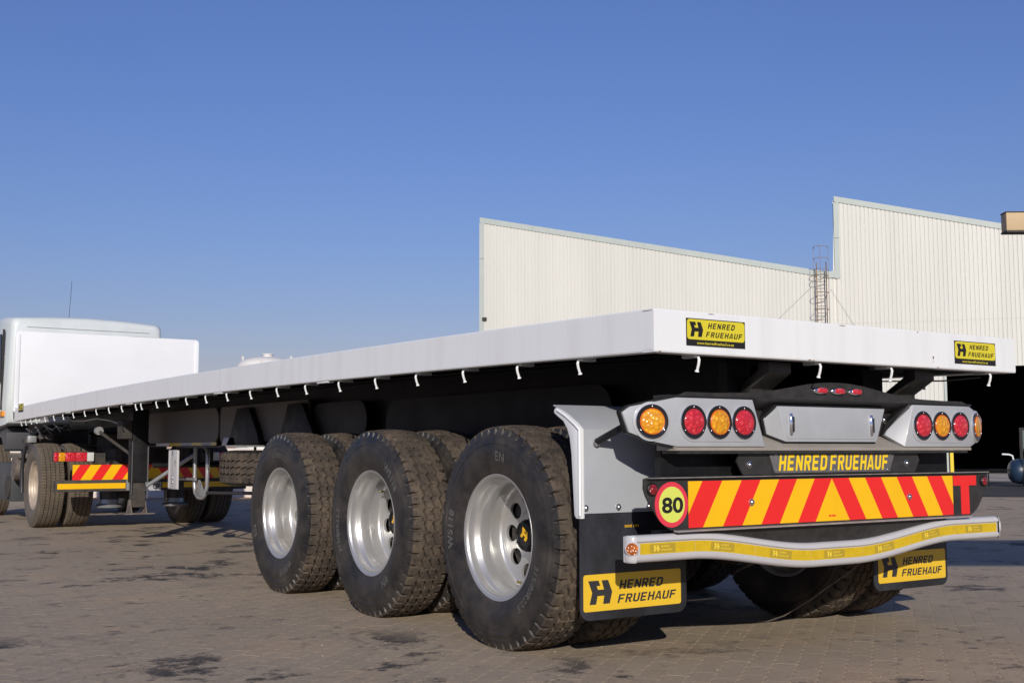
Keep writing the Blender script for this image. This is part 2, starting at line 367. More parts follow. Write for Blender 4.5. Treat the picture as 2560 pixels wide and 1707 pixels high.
# interlocking blocks: columns run along U, 105 mm wide and 210 mm long, toothed edges
U = Vector((.782, .623)); Wv = Vector((-.623, .782)); CW, CL = .105, .21
def edge(t): # toothed edge offset along a column, period 0.105
    f = (t / .0525) % 2; return .006*(f*2-1 if f < 1 else 3-2*f)
def paver_geo(t0, jit=0.0):
    ts = [0, .02625, .0525, .07875, .105, .13125, .1575, .18375, .21]
    gp = .0020
    L_ = []; R_ = []
    for t in ts:
        tt = min(max(t, .0010), CL-.0010)
        L_.append((tt, gp+edge(t0+t))); R_.append((tt, CW-gp+edge(t0+t)))
    ring = L_+R_[::-1]
    cx, cy = CL/2, CW/2
    top = [(a, cy+(b-cy)*.974) for a, b in ring]
    return ring, top
def paver_mesh(z0, z1):
    ring, top = paver_geo(0.0)
    n = len(ring)
    V = [(U.x*a+Wv.x*b, U.y*a+Wv.y*b, z0) for a, b in ring]+[(U.x*a+Wv.x*b, U.y*a+Wv.y*b, z1-.0012) for a, b in ring]+[(U.x*a+Wv.x*b, U.y*a+Wv.y*b, z1) for a, b in top]
    F = [(i, (i+1) % n, n+(i+1) % n, n+i) for i in range(n)]+[(n+i, n+(i+1) % n, 2*n+(i+1) % n, 2*n+i) for i in range(n)]
    h = len(top)//2
    F += [(2*n+i, 2*n+i+1, 2*n+n-2-i, 2*n+n-1-i) for i in range(h-1)]
    return V, F
PV, PF = paver_mesh(-.008, 0.0)
fw = Vector((math.sin(YAW), math.cos(YAW))); rt = Vector((math.cos(YAW), -math.sin(YAW)))
cells = []
c2 = Vector((CAM.x, CAM.y))
for i in range(-90, 90):
    for j in range(-70, 80):
        t = j*CL+(CL/2 if i % 2 else 0); p = c2+fw*6.5+U*t+Wv*(i*CW)
        q = p+U*.105+Wv*.05-c2; dd = q.dot(fw); ll = abs(q.dot(rt))
        if 4.55 < dd < 9.2 and ll < dd*.445+.25: cells.append((dd+ll*.12, p, q+c2))
cells.sort(key=lambda z: z[0])
def hidden(q): return -1.35 < q.x < 1.35 and q.y > .95
vis = [z for z in cells if not hidden(z[2])]
big = vis[:300]; bigs = set(id(z) for z in big)
pme = bpy.data.meshes.new('paver'); pme.from_pydata(PV, [], PF); pme.materials.append(PAVER); pme.update()
for z in big:
    o = bpy.data.objects.new('paver', pme); COL.objects.link(o); o.parent = ground
    o.location = (z[1].x, z[1].y, random.uniform(-.0005, .0002)); o.rotation_euler = (random.uniform(-.0012, .0012), random.uniform(-.0012, .0012), 0)
mb = MB()
for z in cells:
    if id(z) in bigs: continue
    dz = random.uniform(-.0005, .0002); tx = random.uniform(-.0012, .0012)
    mb.add([(x+z[1].x, y+z[1].y, zz+dz+(x*tx if zz > -.005 else 0)) for x, y, zz in PV], PF)
o = mb.build('paver_field', PAVER, ground, flat=True); o['kind'] = 'stuff'
zz = []
for dd, ll in ((4.5, -2.1), (4.5, 2.1), (9.0, 4.2), (9.0, -4.2)): p = c2+fw*dd+rt*ll; zz.append((p.x, p.y, -.0018))
b = MB(); b.add(zz, [(0, 1, 2, 3)]); struct(b.build('joint_sand', M('joint_sand', (.40, .30, .205), .95, var=.35, vs_=3), flat=True))
# loose grit on the blocks
rg = random.Random(21); mb = MB()
for k in range(300):
    dd = 4.7+rg.random()**1.6*6; ll = (rg.random()*2-1)*dd*.44; p = c2+fw*dd+rt*ll; r = .0015+.0045*rg.random()**4
    q = [(r*math.cos(a)*(.7+.5*rg.random()), r*math.sin(a)*(.7+.5*rg.random())) for a in [k2*PI/3 for k2 in range(6)]]
    mb.add([(p.x+x, p.y+y, -.003) for x, y in q]+[(p.x+x*.6, p.y+y*.6, r*.9) for x, y in q], [(i, (i+1) % 6, 6+(i+1) % 6, 6+i) for i in range(6)]+[tuple(range(6, 12))])
o = mb.build('grit', M('grit_stone', (.30, .25, .20), .9, var=.3, vs_=30), ground); o['kind'] = 'stuff'
# far ground: earth verge, dark strip, concrete apron in front of the hall
def sheet(name, pts, z, m):
    b = MB(); b.add([(x, y, z) for x, y in pts], [tuple(range(len(pts)))]); return struct(b.build(name, m, flat=True))
WA = Vector((24.679, 42.777)); WE = Vector((.622, -.783)); WN = Vector((-.783, -.622))
def wp(s, n=0.0): return WA+WE*s+WN*n
sheet('concrete_apron', [wp(-8, 13), wp(40, 13.2), wp(40, -.1), wp(-8, -.1)], ZG+.004, APRON)
sheet('dark_strip', [wp(13, 26.2), wp(22, 25.8), wp(27, 26.4), wp(45, 26), wp(45, 13), wp(13, 13.2)], ZG+.008, DARKGND)  # flat strip of ground coloured darker than its surroundings
sheet('dirt_verge', [(-8.0, 26.3), (-2, 22.2), (2.2, 19.6), (6, 17.0), (9.5, 14.9), (11.5, 18.2), (-5, 30)], ZG+.004, DIRT)

# ------------------------------------------------------------------ sawtooth hall
hall = thing('factory_hall', 'cream corrugated factory hall with sawtooth roof and wide dark doorway', 'building', (*wp(12), 0))
def top_z(s): return 11.98-(s/16.05)*3.42 if s < 16.23 else 11.88-(s-16.25)*.2415
def rib_profile(s0, s1):
    P = []; s = s0
    k0 = int(math.floor(s0/.1715))
    pts = []
    for k in range(k0-1, int(s1/.1715)+2):
        b = k*.1715
        pts += [(b-.011, 0), (b+.011, 0), (b+.024, .030), (b+.1475, .030)]
    out = [(s0, 0)]+[p for p in pts if s0 < p[0] < s1]+[(s1, 0)]
    return out
def sheet_panel(s0, s1, zb, zt, off, name='cladding_sheet'):
    pr = rib_profile(s0+.0005, s1-.0005); V = []; F = []
    for s, n in pr:
        p = wp(s, n+off); V.append((p.x, p.y, zb)); V.append((p.x, p.y, zt(s) if callable(zt) else zt))
    for i in range(len(pr)-1): F.append((2*i, 2*i+2, 2*i+3, 2*i+1))
    b = MB(); b.add(V, F); return b.build(name, CREAM, hall, flat=True)
SW = .686; LAPZ = 6.43; DOOR0, DOOR1, DOORZ = 20.58, 30.6, 4.38
s = .1715
while s < 33:
    s1 = s+SW
    if s < 16.25 < s1:
        sheet_panel(s, 16.25, LAPZ-.1, lambda q: top_z(q)-.02, .012); sheet_panel(16.25, s1, LAPZ-.1, lambda q: top_z(q)-.02, .012)
    else: sheet_panel(s, s1, LAPZ-.1, lambda q: top_z(q)-.02, .012)
    if s1 <= DOOR0 or s >= DOOR1: sheet_panel(s, s1, 0, LAPZ, .004)
    elif s < DOOR0: sheet_panel(s, DOOR0, 0, LAPZ, .004); sheet_panel(DOOR0, s1, DOORZ, LAPZ, .004)
    else: sheet_panel(s, s1, DOORZ, LAPZ, .004)
    s = s1
def wall_strip(name, pts, n0, n1, m):  # pts (s,z)
    b = MB(); k = len(pts); V = []
    for n in (n0, n1):
        for s_, z in pts:
            p = wp(s_, n); V.append((p.x, p.y, z))
    b.add(V, [(i, (i+1) % k, k+(i+1) % k, k+i) for i in range(k)]+[tuple(range(k)), tuple(range(2*k-1, k-1, -1))])
    return b.build(name, m, hall)
# barge flashing in lengths of 2.6 m along both teeth, and the upright corner flashings
for a, b_ in ((0, 2.6), (2.604, 5.26), (5.264, 7.89), (7.894, 10.51), (10.514, 13.08), (13.084, 16.04)):
    wall_strip('barge_flashing', [(a, top_z(a)+.02), (b_, top_z(b_)+.02), (b_, top_z(b_)-.235), (a, top_z(a)-.235)], .012, .075, FLASH)
for a, b_ in ((16.26, 18.8), (18.804, 21.37), (21.374, 23.95), (23.954, 26.5), (26.504, 29.1), (29.104, 32.6)):
    wall_strip('barge_flashing', [(a, top_z(a)+.02), (b_, top_z(b_)+.02), (b_, top_z(b_)-.225), (a, top_z(a)-.225)], .012, .075, FLASH)
for z0, z1 in ((10.02, 11.72), (5.8, 10.0), (0, 5.78)):
    wall_strip('corner_flashing', [(-.02, z0), (.21, z0), (.21, z1), (-.02, z1)], .02, .082, FLASH)
wall_strip('corner_flashing', [(16.23, 10.06), (16.45, 10.06), (16.45, 11.62), (16.23, 11.62)], .02, .082, FLASH)
wall_strip('corner_flashing', [(16.23, 8.30), (16.45, 8.30), (16.45, 10.04), (16.23, 10.04)], .02, .082, FLASH)
wall_strip('gutter_flashing', [(15.9, 8.62), (16.228, 8.62), (16.228, 8.33), (15.9, 8.33)], .077, .10, FLASH)
wall_strip('wall_vent', [(.17, 7.07), (.36, 7.07), (.36, 7.19), (.17, 7.19)], .085, .22, RUST)
# roof slabs and hidden shell of the hall
def shell(name, pts, n0, n1, m): return wall_strip(name, pts, n0, n1, m)
shell('roof', [(0.02, top_z(0.02)-.04), (16.2, top_z(16.2)-.04), (16.2, top_z(16.2)-.14), (0.02, top_z(0.02)-.14)], -26, -.02, FLASH)
shell('roof', [(16.3, top_z(16.3)-.04), (32.5, top_z(32.5)-.04), (32.5, top_z(32.5)-.14), (16.3, top_z(16.3)-.14)], -26, -.02, FLASH)
shell('valley_wall', [(16.2, 8.3), (16.3, 8.3), (16.3, 11.7), (16.2, 11.7)], -26, -.03, CREAM)
shell('end_wall', [(0.03, 0), (.15, 0), (.15, 11.7), (0.03, 11.7)], -26, -.03, CREAM)
shell('end_wall', [(32.4, 0), (32.5, 0), (32.5, 7.8), (32.4, 7.8)], -26, -.03, CREAM)
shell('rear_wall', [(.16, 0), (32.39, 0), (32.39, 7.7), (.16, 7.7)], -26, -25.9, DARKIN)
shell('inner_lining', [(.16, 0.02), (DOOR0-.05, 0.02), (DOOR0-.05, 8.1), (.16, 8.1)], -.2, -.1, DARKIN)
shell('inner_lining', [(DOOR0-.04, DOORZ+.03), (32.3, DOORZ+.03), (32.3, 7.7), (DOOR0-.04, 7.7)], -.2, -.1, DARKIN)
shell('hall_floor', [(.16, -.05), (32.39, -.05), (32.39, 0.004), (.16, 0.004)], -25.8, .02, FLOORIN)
wall_strip('door_jamb', [(DOOR0-.10, 0), (DOOR0, 0), (DOOR0, DOORZ), (DOOR0-.10, DOORZ)], .045, .09, FLASH)
wall_strip('door_guard', [(DOOR0+.02, .02), (DOOR0+.15, .02), (DOOR0+.15, 1.9), (DOOR0+.02, 1.9)], .10, .24, YPOST)
# caged ladder
def seg(name, parent, mat, pts, r, n=6): # pts in (s, z, n)
    b = MB(); b.tube([(*wp(a, c), z) for a, z, c in pts], r, n); return b.build(name, mat, parent, smooth=40)
lad = seg('ladder', hall, LADR, [(15.47, .6, .30), (15.47, 9.0, .30)], .024)
seg('stile', lad, LADR, [(15.87, .6, .30), (15.87, 9.0, .30)], .024)
z = .8
while z < 8.6:
    seg('rung', lad, LADG, [(15.47, z, .30), (15.87, z, .30)], .014, 5); z += .3
for z in [2.6+.72*k for k in range(9)]:
    col = LADG if z < 8.2 else LADR
    seg('hoop', lad, col, [(15.47, z, .31), (15.38, z, .45), (15.36, z, .70), (15.48, z, .95), (15.67, z, 1.02), (15.86, z, .95), (15.98, z, .70), (15.96, z, .45), (15.87, z, .31)], .012, 5)
for z in (8.62, 9.1, 9.6):
    seg('hoop', lad, LADG, [(15.40, z, .31), (15.36, z, .55), (15.42, z, .88), (15.67, z, 1.02), (15.92, z, .88), (15.99, z, .55), (15.95, z, .31)], .013, 5)
for a, c in ((15.37, .62), (15.67, 1.02), (15.98, .62)):
    seg('cage_bar', lad, LADG if a != 15.67 else LADR, [(a, 2.6, c), (a, 9.6, c)], .009, 5)
for z in (1.6, 3.1, 4.6, 6.1, 7.6):
    for a in (15.47, 15.87): seg('wall_bracket', lad, LADR, [(a, z, .03), (a, z, .30)], .02, 5)
for P in ([(15.26, 8.0, .10), (13.84, 6.67, .08), (12.4, 5.3, .08)], [(16.04, 7.86, .10), (16.78, 6.56, .08), (17.6, 5.2, .08)]):
    seg('stay_wire', lad, WIRE, P, .0045, 4)
# ------------------------------------------------------------------ other things round the yard
bw = MB(); pts = [(-8.5, 28.4), (9.6, 16.3)]
A_ = Vector(pts[0]); B_ = Vector(pts[1]); dv = (B_-A_).normalized(); nv = Vector((-dv.y, dv.x))
def slab(b, p, q, th, z0, z1, mi=0):
    V = [(*(p-nv*th), z0), (*(q-nv*th), z0), (*(q+nv*th), z0), (*(p+nv*th), z0)]; V += [(x, y, z1) for x, y, z in V]
    b.add(V, [(0, 1, 2, 3), (4, 5, 6, 7), (0, 1, 5, 4), (1, 2, 6, 5), (2, 3, 7, 6), (3, 0, 4, 7)], mi)
slab(bw, A_, B_, .11, -.01, .92); slab(bw, A_, B_, .15, .92, 1.0)
tag(bw.build('boundary_wall', WALLW, bevel=.01), 'low white plastered yard wall behind the parked truck', 'wall')
tk = thing('storage_tank', 'white domed tank top showing above the flatbed deck', 'tank', (9.0, 29.6, 0))
cx, cy = 8.86, 29.68
pr = [(0, .001), (0, .88), (3.42, .88)]+[(3.42+.36*math.sin(a), .88*math.cos(a)**.75) for a in [rad(x) for x in (12, 24, 36, 48, 60, 70, 78, 85)]]+[(3.785, .001)]
b = MB(); b.lathe(pr, 'z', 40, (cx, cy, 0)); b.build('vessel', TANKW, tk, smooth=40)
b = MB(); b.lathe([(3.74, .15), (3.84, .15), (3.84, .18), (3.865, .18), (3.865, .001)], 'z', 20, (cx+.05, cy, 0)); b.build('manhole', TANKW, tk, smooth=30)
for dx, dy in ((-.60, .40), (.62, -.40), (.40, .58)):
    b = MB(); b.box(cx+dx-.02, cx+dx+.02, cy+dy-.07, cy+dy+.07, 3.55, 3.80); b.build('lifting_lug', TANKW, tk, bevel=.01)
for k in range(4):
    a = rad(45+90*k); b = MB(); b.tube([(cx+.7*math.cos(a), cy+.7*math.sin(a), -.01), (cx+.7*math.cos(a), cy+.7*math.sin(a), .1)], .06); b.build('foot', TANKW, tk)
# beige crane beam on a post, its end reaching into view at upper right
bp_ = thing('overhead_beam', 'beige box beam end high up at the right edge', 'beam', (25.9, 11.2, 0))
bd = Vector((.655, -.455)).normalized(); bn = Vector((-bd.y, bd.x)); p0 = Vector((22.60, 13.93))
def obox(b, p, q, n0, n1, z0, z1, nn, mi=0):
    V = [(*(p+nn*n0), z0), (*(q+nn*n0), z0), (*(q+nn*n1), z0), (*(p+nn*n1), z0)]; V += [(x, y, z1) for x, y, z in V]
    b.add(V, [(0, 1, 2, 3), (4, 5, 6, 7), (0, 1, 5, 4), (1, 2, 6, 5), (2, 3, 7, 6), (3, 0, 4, 7)], mi)
b = MB(); obox(b, p0, p0+bd*5, 0, .35, 6.57, 7.03, bn); b.build('beam', BEIGE, bp_, bevel=.01)
b = MB(); obox(b, p0-bd*.01, p0+bd*5.01, -.02, .37, 6.52, 6.566, bn); b.build('bottom_plate', RUST, bp_)
b = MB(); obox(b, p0-bd*.01, p0+bd*5.01, -.015, .365, 7.034, 7.06, bn); b.build('top_plate', RUST, bp_)
b = MB(); q0 = p0+bd*3.8; obox(b, q0, q0+bd*.3, .03, .32, -.01, 6.52, bn); b.build('post', BEIGE, bp_)
# blue compressor tank with a window frame above at the right edge
cp = thing('tank_trailer', 'small blue tank on wheels beside the dark doorway', 'tank', (23.8, 13.9, 0))
b = MB(); ax = Vector((.78, -.62)); c0 = Vector((22.98, 14.40))
pth = [0, .03, .10, .2, .7, 1.4, 1.9, 2.0, 2.06]; rr = [.10, .22, .29, .315, .32, .32, .315, .24, .1]
b.tube([(*(c0+ax*t), .40) for t in pth], rr, 28); b.build('vessel', BLUEP, cp, smooth=50)
for t in (.24, 1.72):
    b = MB(); b.tube([(*(c0+ax*t), .40), (*(c0+ax*(t+.03)), .40)], .326, 28); b.build('band', BLACK, cp, smooth=40)
for t in (.55, 1.5):
    q = c0+ax*t; b = MB(); b.tube([(*(q+Vector((-.62, -.78))*.30), .15), (*(q+Vector((-.62, -.78))*.18), .15)], .15, 18); b.build('wheel', DUSTM, cp, smooth=40)
    b = MB(); b.tube([(*(q+Vector((.62, .78))*.30), .15), (*(q+Vector((.62, .78))*.18), .15)], .15, 18); b.build('wheel', DUSTM, cp, smooth=40)
b = MB(); q = c0+ax*.5; obox(b, c0+ax*.30, c0+ax*.36, -.03, .03, .70, 1.46, Vector((.62, .78))); obox(b, c0+ax*1.3, c0+ax*1.36, -.03, .03, .70, 1.46, Vector((.62, .78)))
obox(b, c0+ax*.30, c0+ax*1.36, -.029, .029, 1.46, 1.52, Vector((.62, .78))); obox(b, c0+ax*.365, c0+ax*1.295, -.028, .028, .92, .98, Vector((.62, .78))); b.build('frame', BLACK, cp)
b = MB(); obox(b, c0+ax*.37, c0+ax*1.29, -.008, .008, .985, 1.455, Vector((.62, .78))); b.build('pane', GLASS, cp)
b = MB(); b.tube([(*(c0+ax*.12), .70), (*(c0+ax*.10), .80), (*(c0+ax*.02), .83), (*(c0-ax*.16), .84)], .022, 8); b.build('pipe', WHITE, cp, smooth=40)
b = MB(); b.tube([(*(c0+ax*.06), .44), (*(c0-ax*.5), .45), (*(c0-ax*.52), .42), (*(c0-ax*.52), -.005)], .016, 6); b.build('drawbar', BLACK, cp)
# added canopy out of view, placed to throw the shade band at right
cn = thing('added_shade_canopy', 'added canopy out of view that casts the band of shade', 'canopy', (3.3, -8.0, 0))
cd_ = Vector((.829, -.559)); cn2 = Vector((.559, .829)); n0 = Vector((-1.62, -6.08))
b = MB(); obox(b, n0, n0+cd_*9, 0, 2.55, 3.93, 4.02, cn2); b.build('roof', GALV, cn)
for t in (7.4, 8.7):
    for w in (.2, 2.3):
        q = n0+cd_*t+cn2*w; b = MB(); b.box(q.x-.06, q.x+.06, q.y-.06, q.y+.06, -.01, 3.93); b.build('post', GALV, cn)

# ------------------------------------------------------------------ wheels (axle along local X, outer face towards -X)
def tyre_mesh(name, R=.545, style='zig', NP=50, mats=None, half=.118):
    spp = 12; N = NP*spp
    def zig(u): return -1+2*u/.70 if u < .70 else 1-2*(u-.70)/.30
    k_ = half/.118
    cols = []   # (a, r0, warp, groove, notch)
    side = [(-.112, .296), (-.120, .300), (-.127, .311), (-.131, .322), (-.1315, .326), (-.136, .337), (-.143, .362), (-.1475, .392), (-.1485, .420), (-.1465, .440), (-.1440, .448), (-.1438, .451), (-.1462, .4545), (-.1455, .464), (-.1420, .474), (-.1375, .482), (-.1370, .485), (-.1378, .488), (-.1335, R-.046)]
    for a, r in side: cols.append((a, r, 0, 0, 0))
    cols.append((-.1300*k_, R-.034, 0, 0, 3)); cols.append((-.1245*k_, R-.016, 0, 0, 3))
    crown = lambda a: R-.60*a*a
    if style == 'zig':
        tr = [(-.118, 0, 0, 1), (-.106, 0, 0, 1), (-.092, 0, 0, 1), (-.082, 0, 0, 0)]
        for c_ in (-.056, -.002, .052):
            tr += [(c_-.0078, 1, 0, 0), (c_-.0052, 1, 1, 0), (c_+.0052, 1, 1, 0), (c_+.0078, 1, 0, 0)]
            if c_ < .05: tr += [(c_+.018, 1, 0, 2), (c_+.027, .5, 0, 2), (c_+.036, 1, 0, 2)]
        tr += [(.082, 0, 0, 0), (.092, 0, 0, 1), (.106, 0, 0, 1), (.118, 0, 0, 1)]
    else:
        tr = [(-.118, 0, 0, 4)]
        for c_ in (-.072, -.025, .025, .072):
            tr += [(c_-.0045, .25, 0, 4), (c_-.0025, .25, 1, 0), (c_+.0025, .25, 1, 0), (c_+.0045, .25, 0, 5 if c_ in (-.072, .025) else 4)]
        tr += [(.118, 0, 0, 4)]
    for a, w, gr, nt in tr: cols.append((a*k_, crown(a), w, gr, nt))
    cols.append((.1245*k_, R-.016, 0, 0, 3)); cols.append((.1300*k_, R-.034, 0, 0, 3))
    for a, r in reversed(side): cols.append((-a, r, 0, 0, 0))
    m = len(cols); V = []; F = []; mi = []
    rnd = random.Random(3)
    for k in range(N):
        t = 2*PI*k/N; u = (k % spp)/spp; co, si = math.cos(t), math.sin(t); ph = k % spp
        for a, r, w, gr, nt in cols:
            aa = a+w*.0080*zig(u) if style == 'zig' else a+w*.002*math.sin(u*2*PI)
            rr = r-gr*.019
            if style == 'zig':
                if nt == 1 and ph in (5, 6, 7): rr -= .019
                if nt == 3 and ph in (5, 6, 7): aa -= math.copysign(.013, aa); rr -= .008
                if nt == 2 and ph == 9: rr -= .006
            else:
                if nt in (3, 4) and ph in (0, 6): rr -= .010 if nt == 4 else .006
                if nt == 5 and ph in (3, 9): rr -= .010
            V.append((aa, rr*co, rr*si))
    ns = len(side)
    for k in range(N):
        k2 = (k+1) % N
        for i in range(m-1):
            F.append((k*m+i, k*m+i+1, k2*m+i+1, k2*m+i)); mi.append(1 if (i < ns+1 or i > m-ns-3) else 0)
    b = MB(); b.v = V; b.f = F; b.m = mi
    return b.mesh(name, mats or [TREAD, SIDEW], smooth=33, flat=True)
def rim_mesh(name, mats):
    prof = [(-.112, .2985), (-.1190, .3060), (-.1225, .3075), (-.1250, .3055), (-.1245, .299), (-.1200, .2915), (-.112, .2885), (-.108, .2840), (-.080, .2810), (-.073, .2770), (-.060, .2640), (-.050, .2605), (-.008, .2590), (.002, .2615), (.014, .2690), (.020, .2700), (.058, .2690), (.070, .2655), (.078, .2580), (.082, .2500), (.083, .2420)]
    b = MB(); b.lathe(prof, 'x', 72)
    # dished disc with ten hand holes
    nh = 10; r0, r1, rh, ra = .140, .2420, .0400, .192
    for h in range(nh):
        th0 = 2*PI*h/nh; n = 24; inn = []; out = []
        for k in range(n):
            a = 2*PI*k/n; dy, dz = math.cos(a), math.sin(a)
            # hole ring (radial=dy, tangential=dz)
            inn.append((ra+rh*dy, rh*1.05*dz/ra))
            # boundary of the sector in (r, angle)
            s_ = PI/nh
            tx = ((r1-ra) if dy > 0 else (ra-r0))/max(abs(dy), 1e-6); tz = (s_*ra)/max(abs(dz), 1e-6)
            t = min(tx, tz); out.append((ra+dy*t, dz*t/ra))
        def P(r, an, dx=0): x = .083+.016*math.sin(min(1, max(0, (r1-r)/(r1-r0)))*PI*.55)+dx; return (x, r*math.cos(th0+an), r*math.sin(th0+an))
        # corner points so that sectors meet
        V = [P(*p) for p in inn]+[P(*p) for p in out]+[P(p[0]+.0, p[1], .014) for p in inn]
        F = [(k, (k+1) % n, n+(k+1) % n, n+k) for k in range(n)]+[(k, (k+1) % n, 2*n+(k+1) % n, 2*n+k) for k in range(n)]
        b.add(V, F)
        for sy in (1, -1):
            for sz in (1, -1):
                s_ = PI/nh; rr = r1 if sy > 0 else r0
                idx = [k for k in range(n)]
                c = P(rr, sz*s_)
                # nearest two boundary points on each side of the corner
                ks = sorted(range(n), key=lambda k: (Vector(P(*out[k]))-Vector(c)).length)[:2]
                b.add([c, P(*out[ks[0]]), P(*out[ks[1]])], [(0, 1, 2)])
    b.lathe([(.0985, .141), (.095, .128), (.088, .122), (.088, .06)], 'x', 48)
    return b.mesh(name, mats, smooth=38)
def hub_mesh(name):
    b = MB(); b.lathe([(.090, .086), (.062, .080), (.050, .079), (.050, .074), (.036, .072), (.032, .067), (.032, .058), (.036, .056), (.036, .001)], 'x', 36)
    for k in range(8):
        a = 2*PI*k/8+.2; b.tube([(.029, .064*math.cos(a), .064*math.sin(a)), (.04, .064*math.cos(a), .064*math.sin(a))], .005, 6)
    return b.mesh(name, BLACK, smooth=35)
def drum_mesh(name):
    b = MB(); b.lathe([(.115, .001), (.115, .225), (.26, .225), (.26, .001)], 'x', 36); return b.mesh(name, RUST, smooth=35)
SPROF = [(.322, -.131), (.337, -.136), (.362, -.143), (.392, -.1475), (.42, -.1485), (.44, -.1465), (.4545, -.1462), (.47, -.1435)]
def side_a(r):
    for (r0, a0), (r1, a1) in zip(SPROF, SPROF[1:]):
        if r <= r1: return a0+(a1-a0)*(r-r0)/(r1-r0)
    return SPROF[-1][1]
def arc_text(b, s, rc, h, ang, wide=.72, bold=.02):
    V, F = text_geo(s, bold, 0, 1.12); w = len(s)*h*wide
    P = []
    for a, c in V:
        r = rc+(c-.5)*h; th = ang-(a-.5)*w/rc      # clockwise seen from outside (-X): outside view has +Y to the left
        P.append((side_a(r)-.0018, -r*math.cos(th), r*math.sin(th)))
    b.add(P, F)
def letter_mesh(*a):
    b = MB(); arc_text(b, *a); return b.mesh('tyre_lettering', TLET, flat=True)
TYRE = tyre_mesh('tyre'); RIM = rim_mesh('rim', [STEEL]); HUB = hub_mesh('hub'); DRUM = drum_mesh('brake_drum'); LETM = [letter_mesh('WS118', .405, .050, PI*.985, .80, .04), letter_mesh('315/80R22.5', .390, .038, -PI*.20, .64, .03), letter_mesh('EN', .395, .046, PI*.45, .85, .03)]
b = MB(); b.prism([(.008+(c-.5)*.050, (a-.6)*.050) for a, c in [(q[0], q[1]) for q in LOGO]], 0, .0340, .0358)
b.v = [(x, -z, y) for x, y, z in b.v]; HLOGO = b.mesh('hub_logo', YEL)
b = MB(); b.tube([(.06, 0, -.245), (.035, .012, -.235), (.012, .03, -.222)], .006, 8); VALVE = b.mesh('valve_stem', BRASS, smooth=40)
def wheel(parent, loc, rot, rz=0.0, outer=True, tyre=None, rim=None, label=None):
    w = link('wheel', rim or RIM, parent, local=False); w.location = loc; w.rotation_euler = (rot, 0, rz)
    link('tyre', tyre or TYRE, w, True)
    if outer:
        link('hub', HUB, w, True); link('hub_logo', HLOGO, w, True).rotation_euler = (-rot+.5, 0, 0); link('brake_drum', DRUM, w, True)
        [link('tyre_lettering', q, w, True) for q in LETM]; link('valve_stem', VALVE, w, True)
    return w

# ------------------------------------------------------------------ the flatbed trailer
HW, DL, ZT, ZB = 1.2523, 13.22, 1.5352, 1.3559
def cam_(y): t = min(max(y/DL, 0), 1); return .0557*4*t*(1-t)
tr = thing('flatbed_trailer', 'long white flatbed semi trailer with three axles, seen from its rear corner', 'trailer', (0, 4.5, 0))
def side_rail(sx):
    h = ZT-ZB; S_ = [(0, .006), (.003, 0), (.07, 0), (.07, .008), (.008, .008), (.008, h-.008), (.07, h-.008), (.07, h), (.003, h), (0, h-.006)]
    ys = [.0095]+[DL*k/26 for k in range(1, 27)]; V = []; F = []; n = len(S_)
    for y in ys: V += [(sx*(HW-u), y, ZB+z+cam_(y)) for u, z in S_]
    for i in range(len(ys)-1):
        for k in range(n): F.append((i*n+k, i*n+(k+1) % n, (i+1)*n+(k+1) % n, (i+1)*n+k))
    F += [tuple(range(n)), tuple(range((len(ys)-1)*n, len(ys)*n))]
    b = MB(); b.add(V, F); return b.build('side_rail', WHITE, tr, smooth=25)
side_rail(-1); side_rail(1)
b = MB(); b.prism([(0, ZB+.006), (.003, ZB), (.07, ZB), (.07, ZB+.008), (.0088, ZB+.008), (.0088, ZT-.008), (.07, ZT-.008), (.07, ZT), (.003, ZT), (0, ZT-.006)], 0, -HW, HW); b.build('rear_rail', WHITE, tr)
b = MB(); ys = [.0705]+[DL*k/26 for k in range(1, 27)]
b.add([(x, y, ZT-.014-t+cam_(y)) for y in ys for t in (0, .03) for x in (-HW+.009, HW-.009)],
      [q for i in range(len(ys)-1) for q in ((4*i, 4*i+1, 4*i+5, 4*i+4), (4*i+2, 4*i+6, 4*i+7, 4*i+3))]); b.build('deck_floor', BLACK, tr)
# cross members under the floor
for k in range(26):
    y = .28+k*.51; zc = cam_(y)
    b = MB(); b.box(-HW+.012, HW-.012, y-.03, y+.03, ZT-.085+zc-.03, ZT-.048+zc); b.build('cross_member', BLACK, tr)
# main beams
for sx in (-1, 1):
    b = MB(); V = []; ys = [.35+.5*k for k in range(27)]
    def zbm(y): return 1.0 if y < 9.4 else (1.0+.24*min(1, (y-9.4)/.9))
    n = 0
    prof = lambda y: [(-.075, zbm(y)), (.075, zbm(y)), (.075, zbm(y)+.014), (.008, zbm(y)+.014), (.008, ZB+.04+cam_(y)), (.075, ZB+.04+cam_(y)), (.075, ZB+.055+cam_(y)), (-.075, ZB+.055+cam_(y)), (-.075, ZB+.04+cam_(y)), (-.008, ZB+.04+cam_(y)), (-.008, zbm(y)+.014), (-.075, zbm(y)+.014)]
    for y in ys:
        P = prof(y); n = len(P); V += [(sx*.50+u, y, z) for u, z in P]
    F = [(i*n+k, i*n+(k+1) % n, (i+1)*n+(k+1) % n, (i+1)*n+k) for i in range(len(ys)-1) for k in range(n)]+[tuple(range(n)), tuple(range((len(ys)-1)*n, len(ys)*n))]
    b.add(V, F); b.build('chassis_beam', BLACKG, tr)
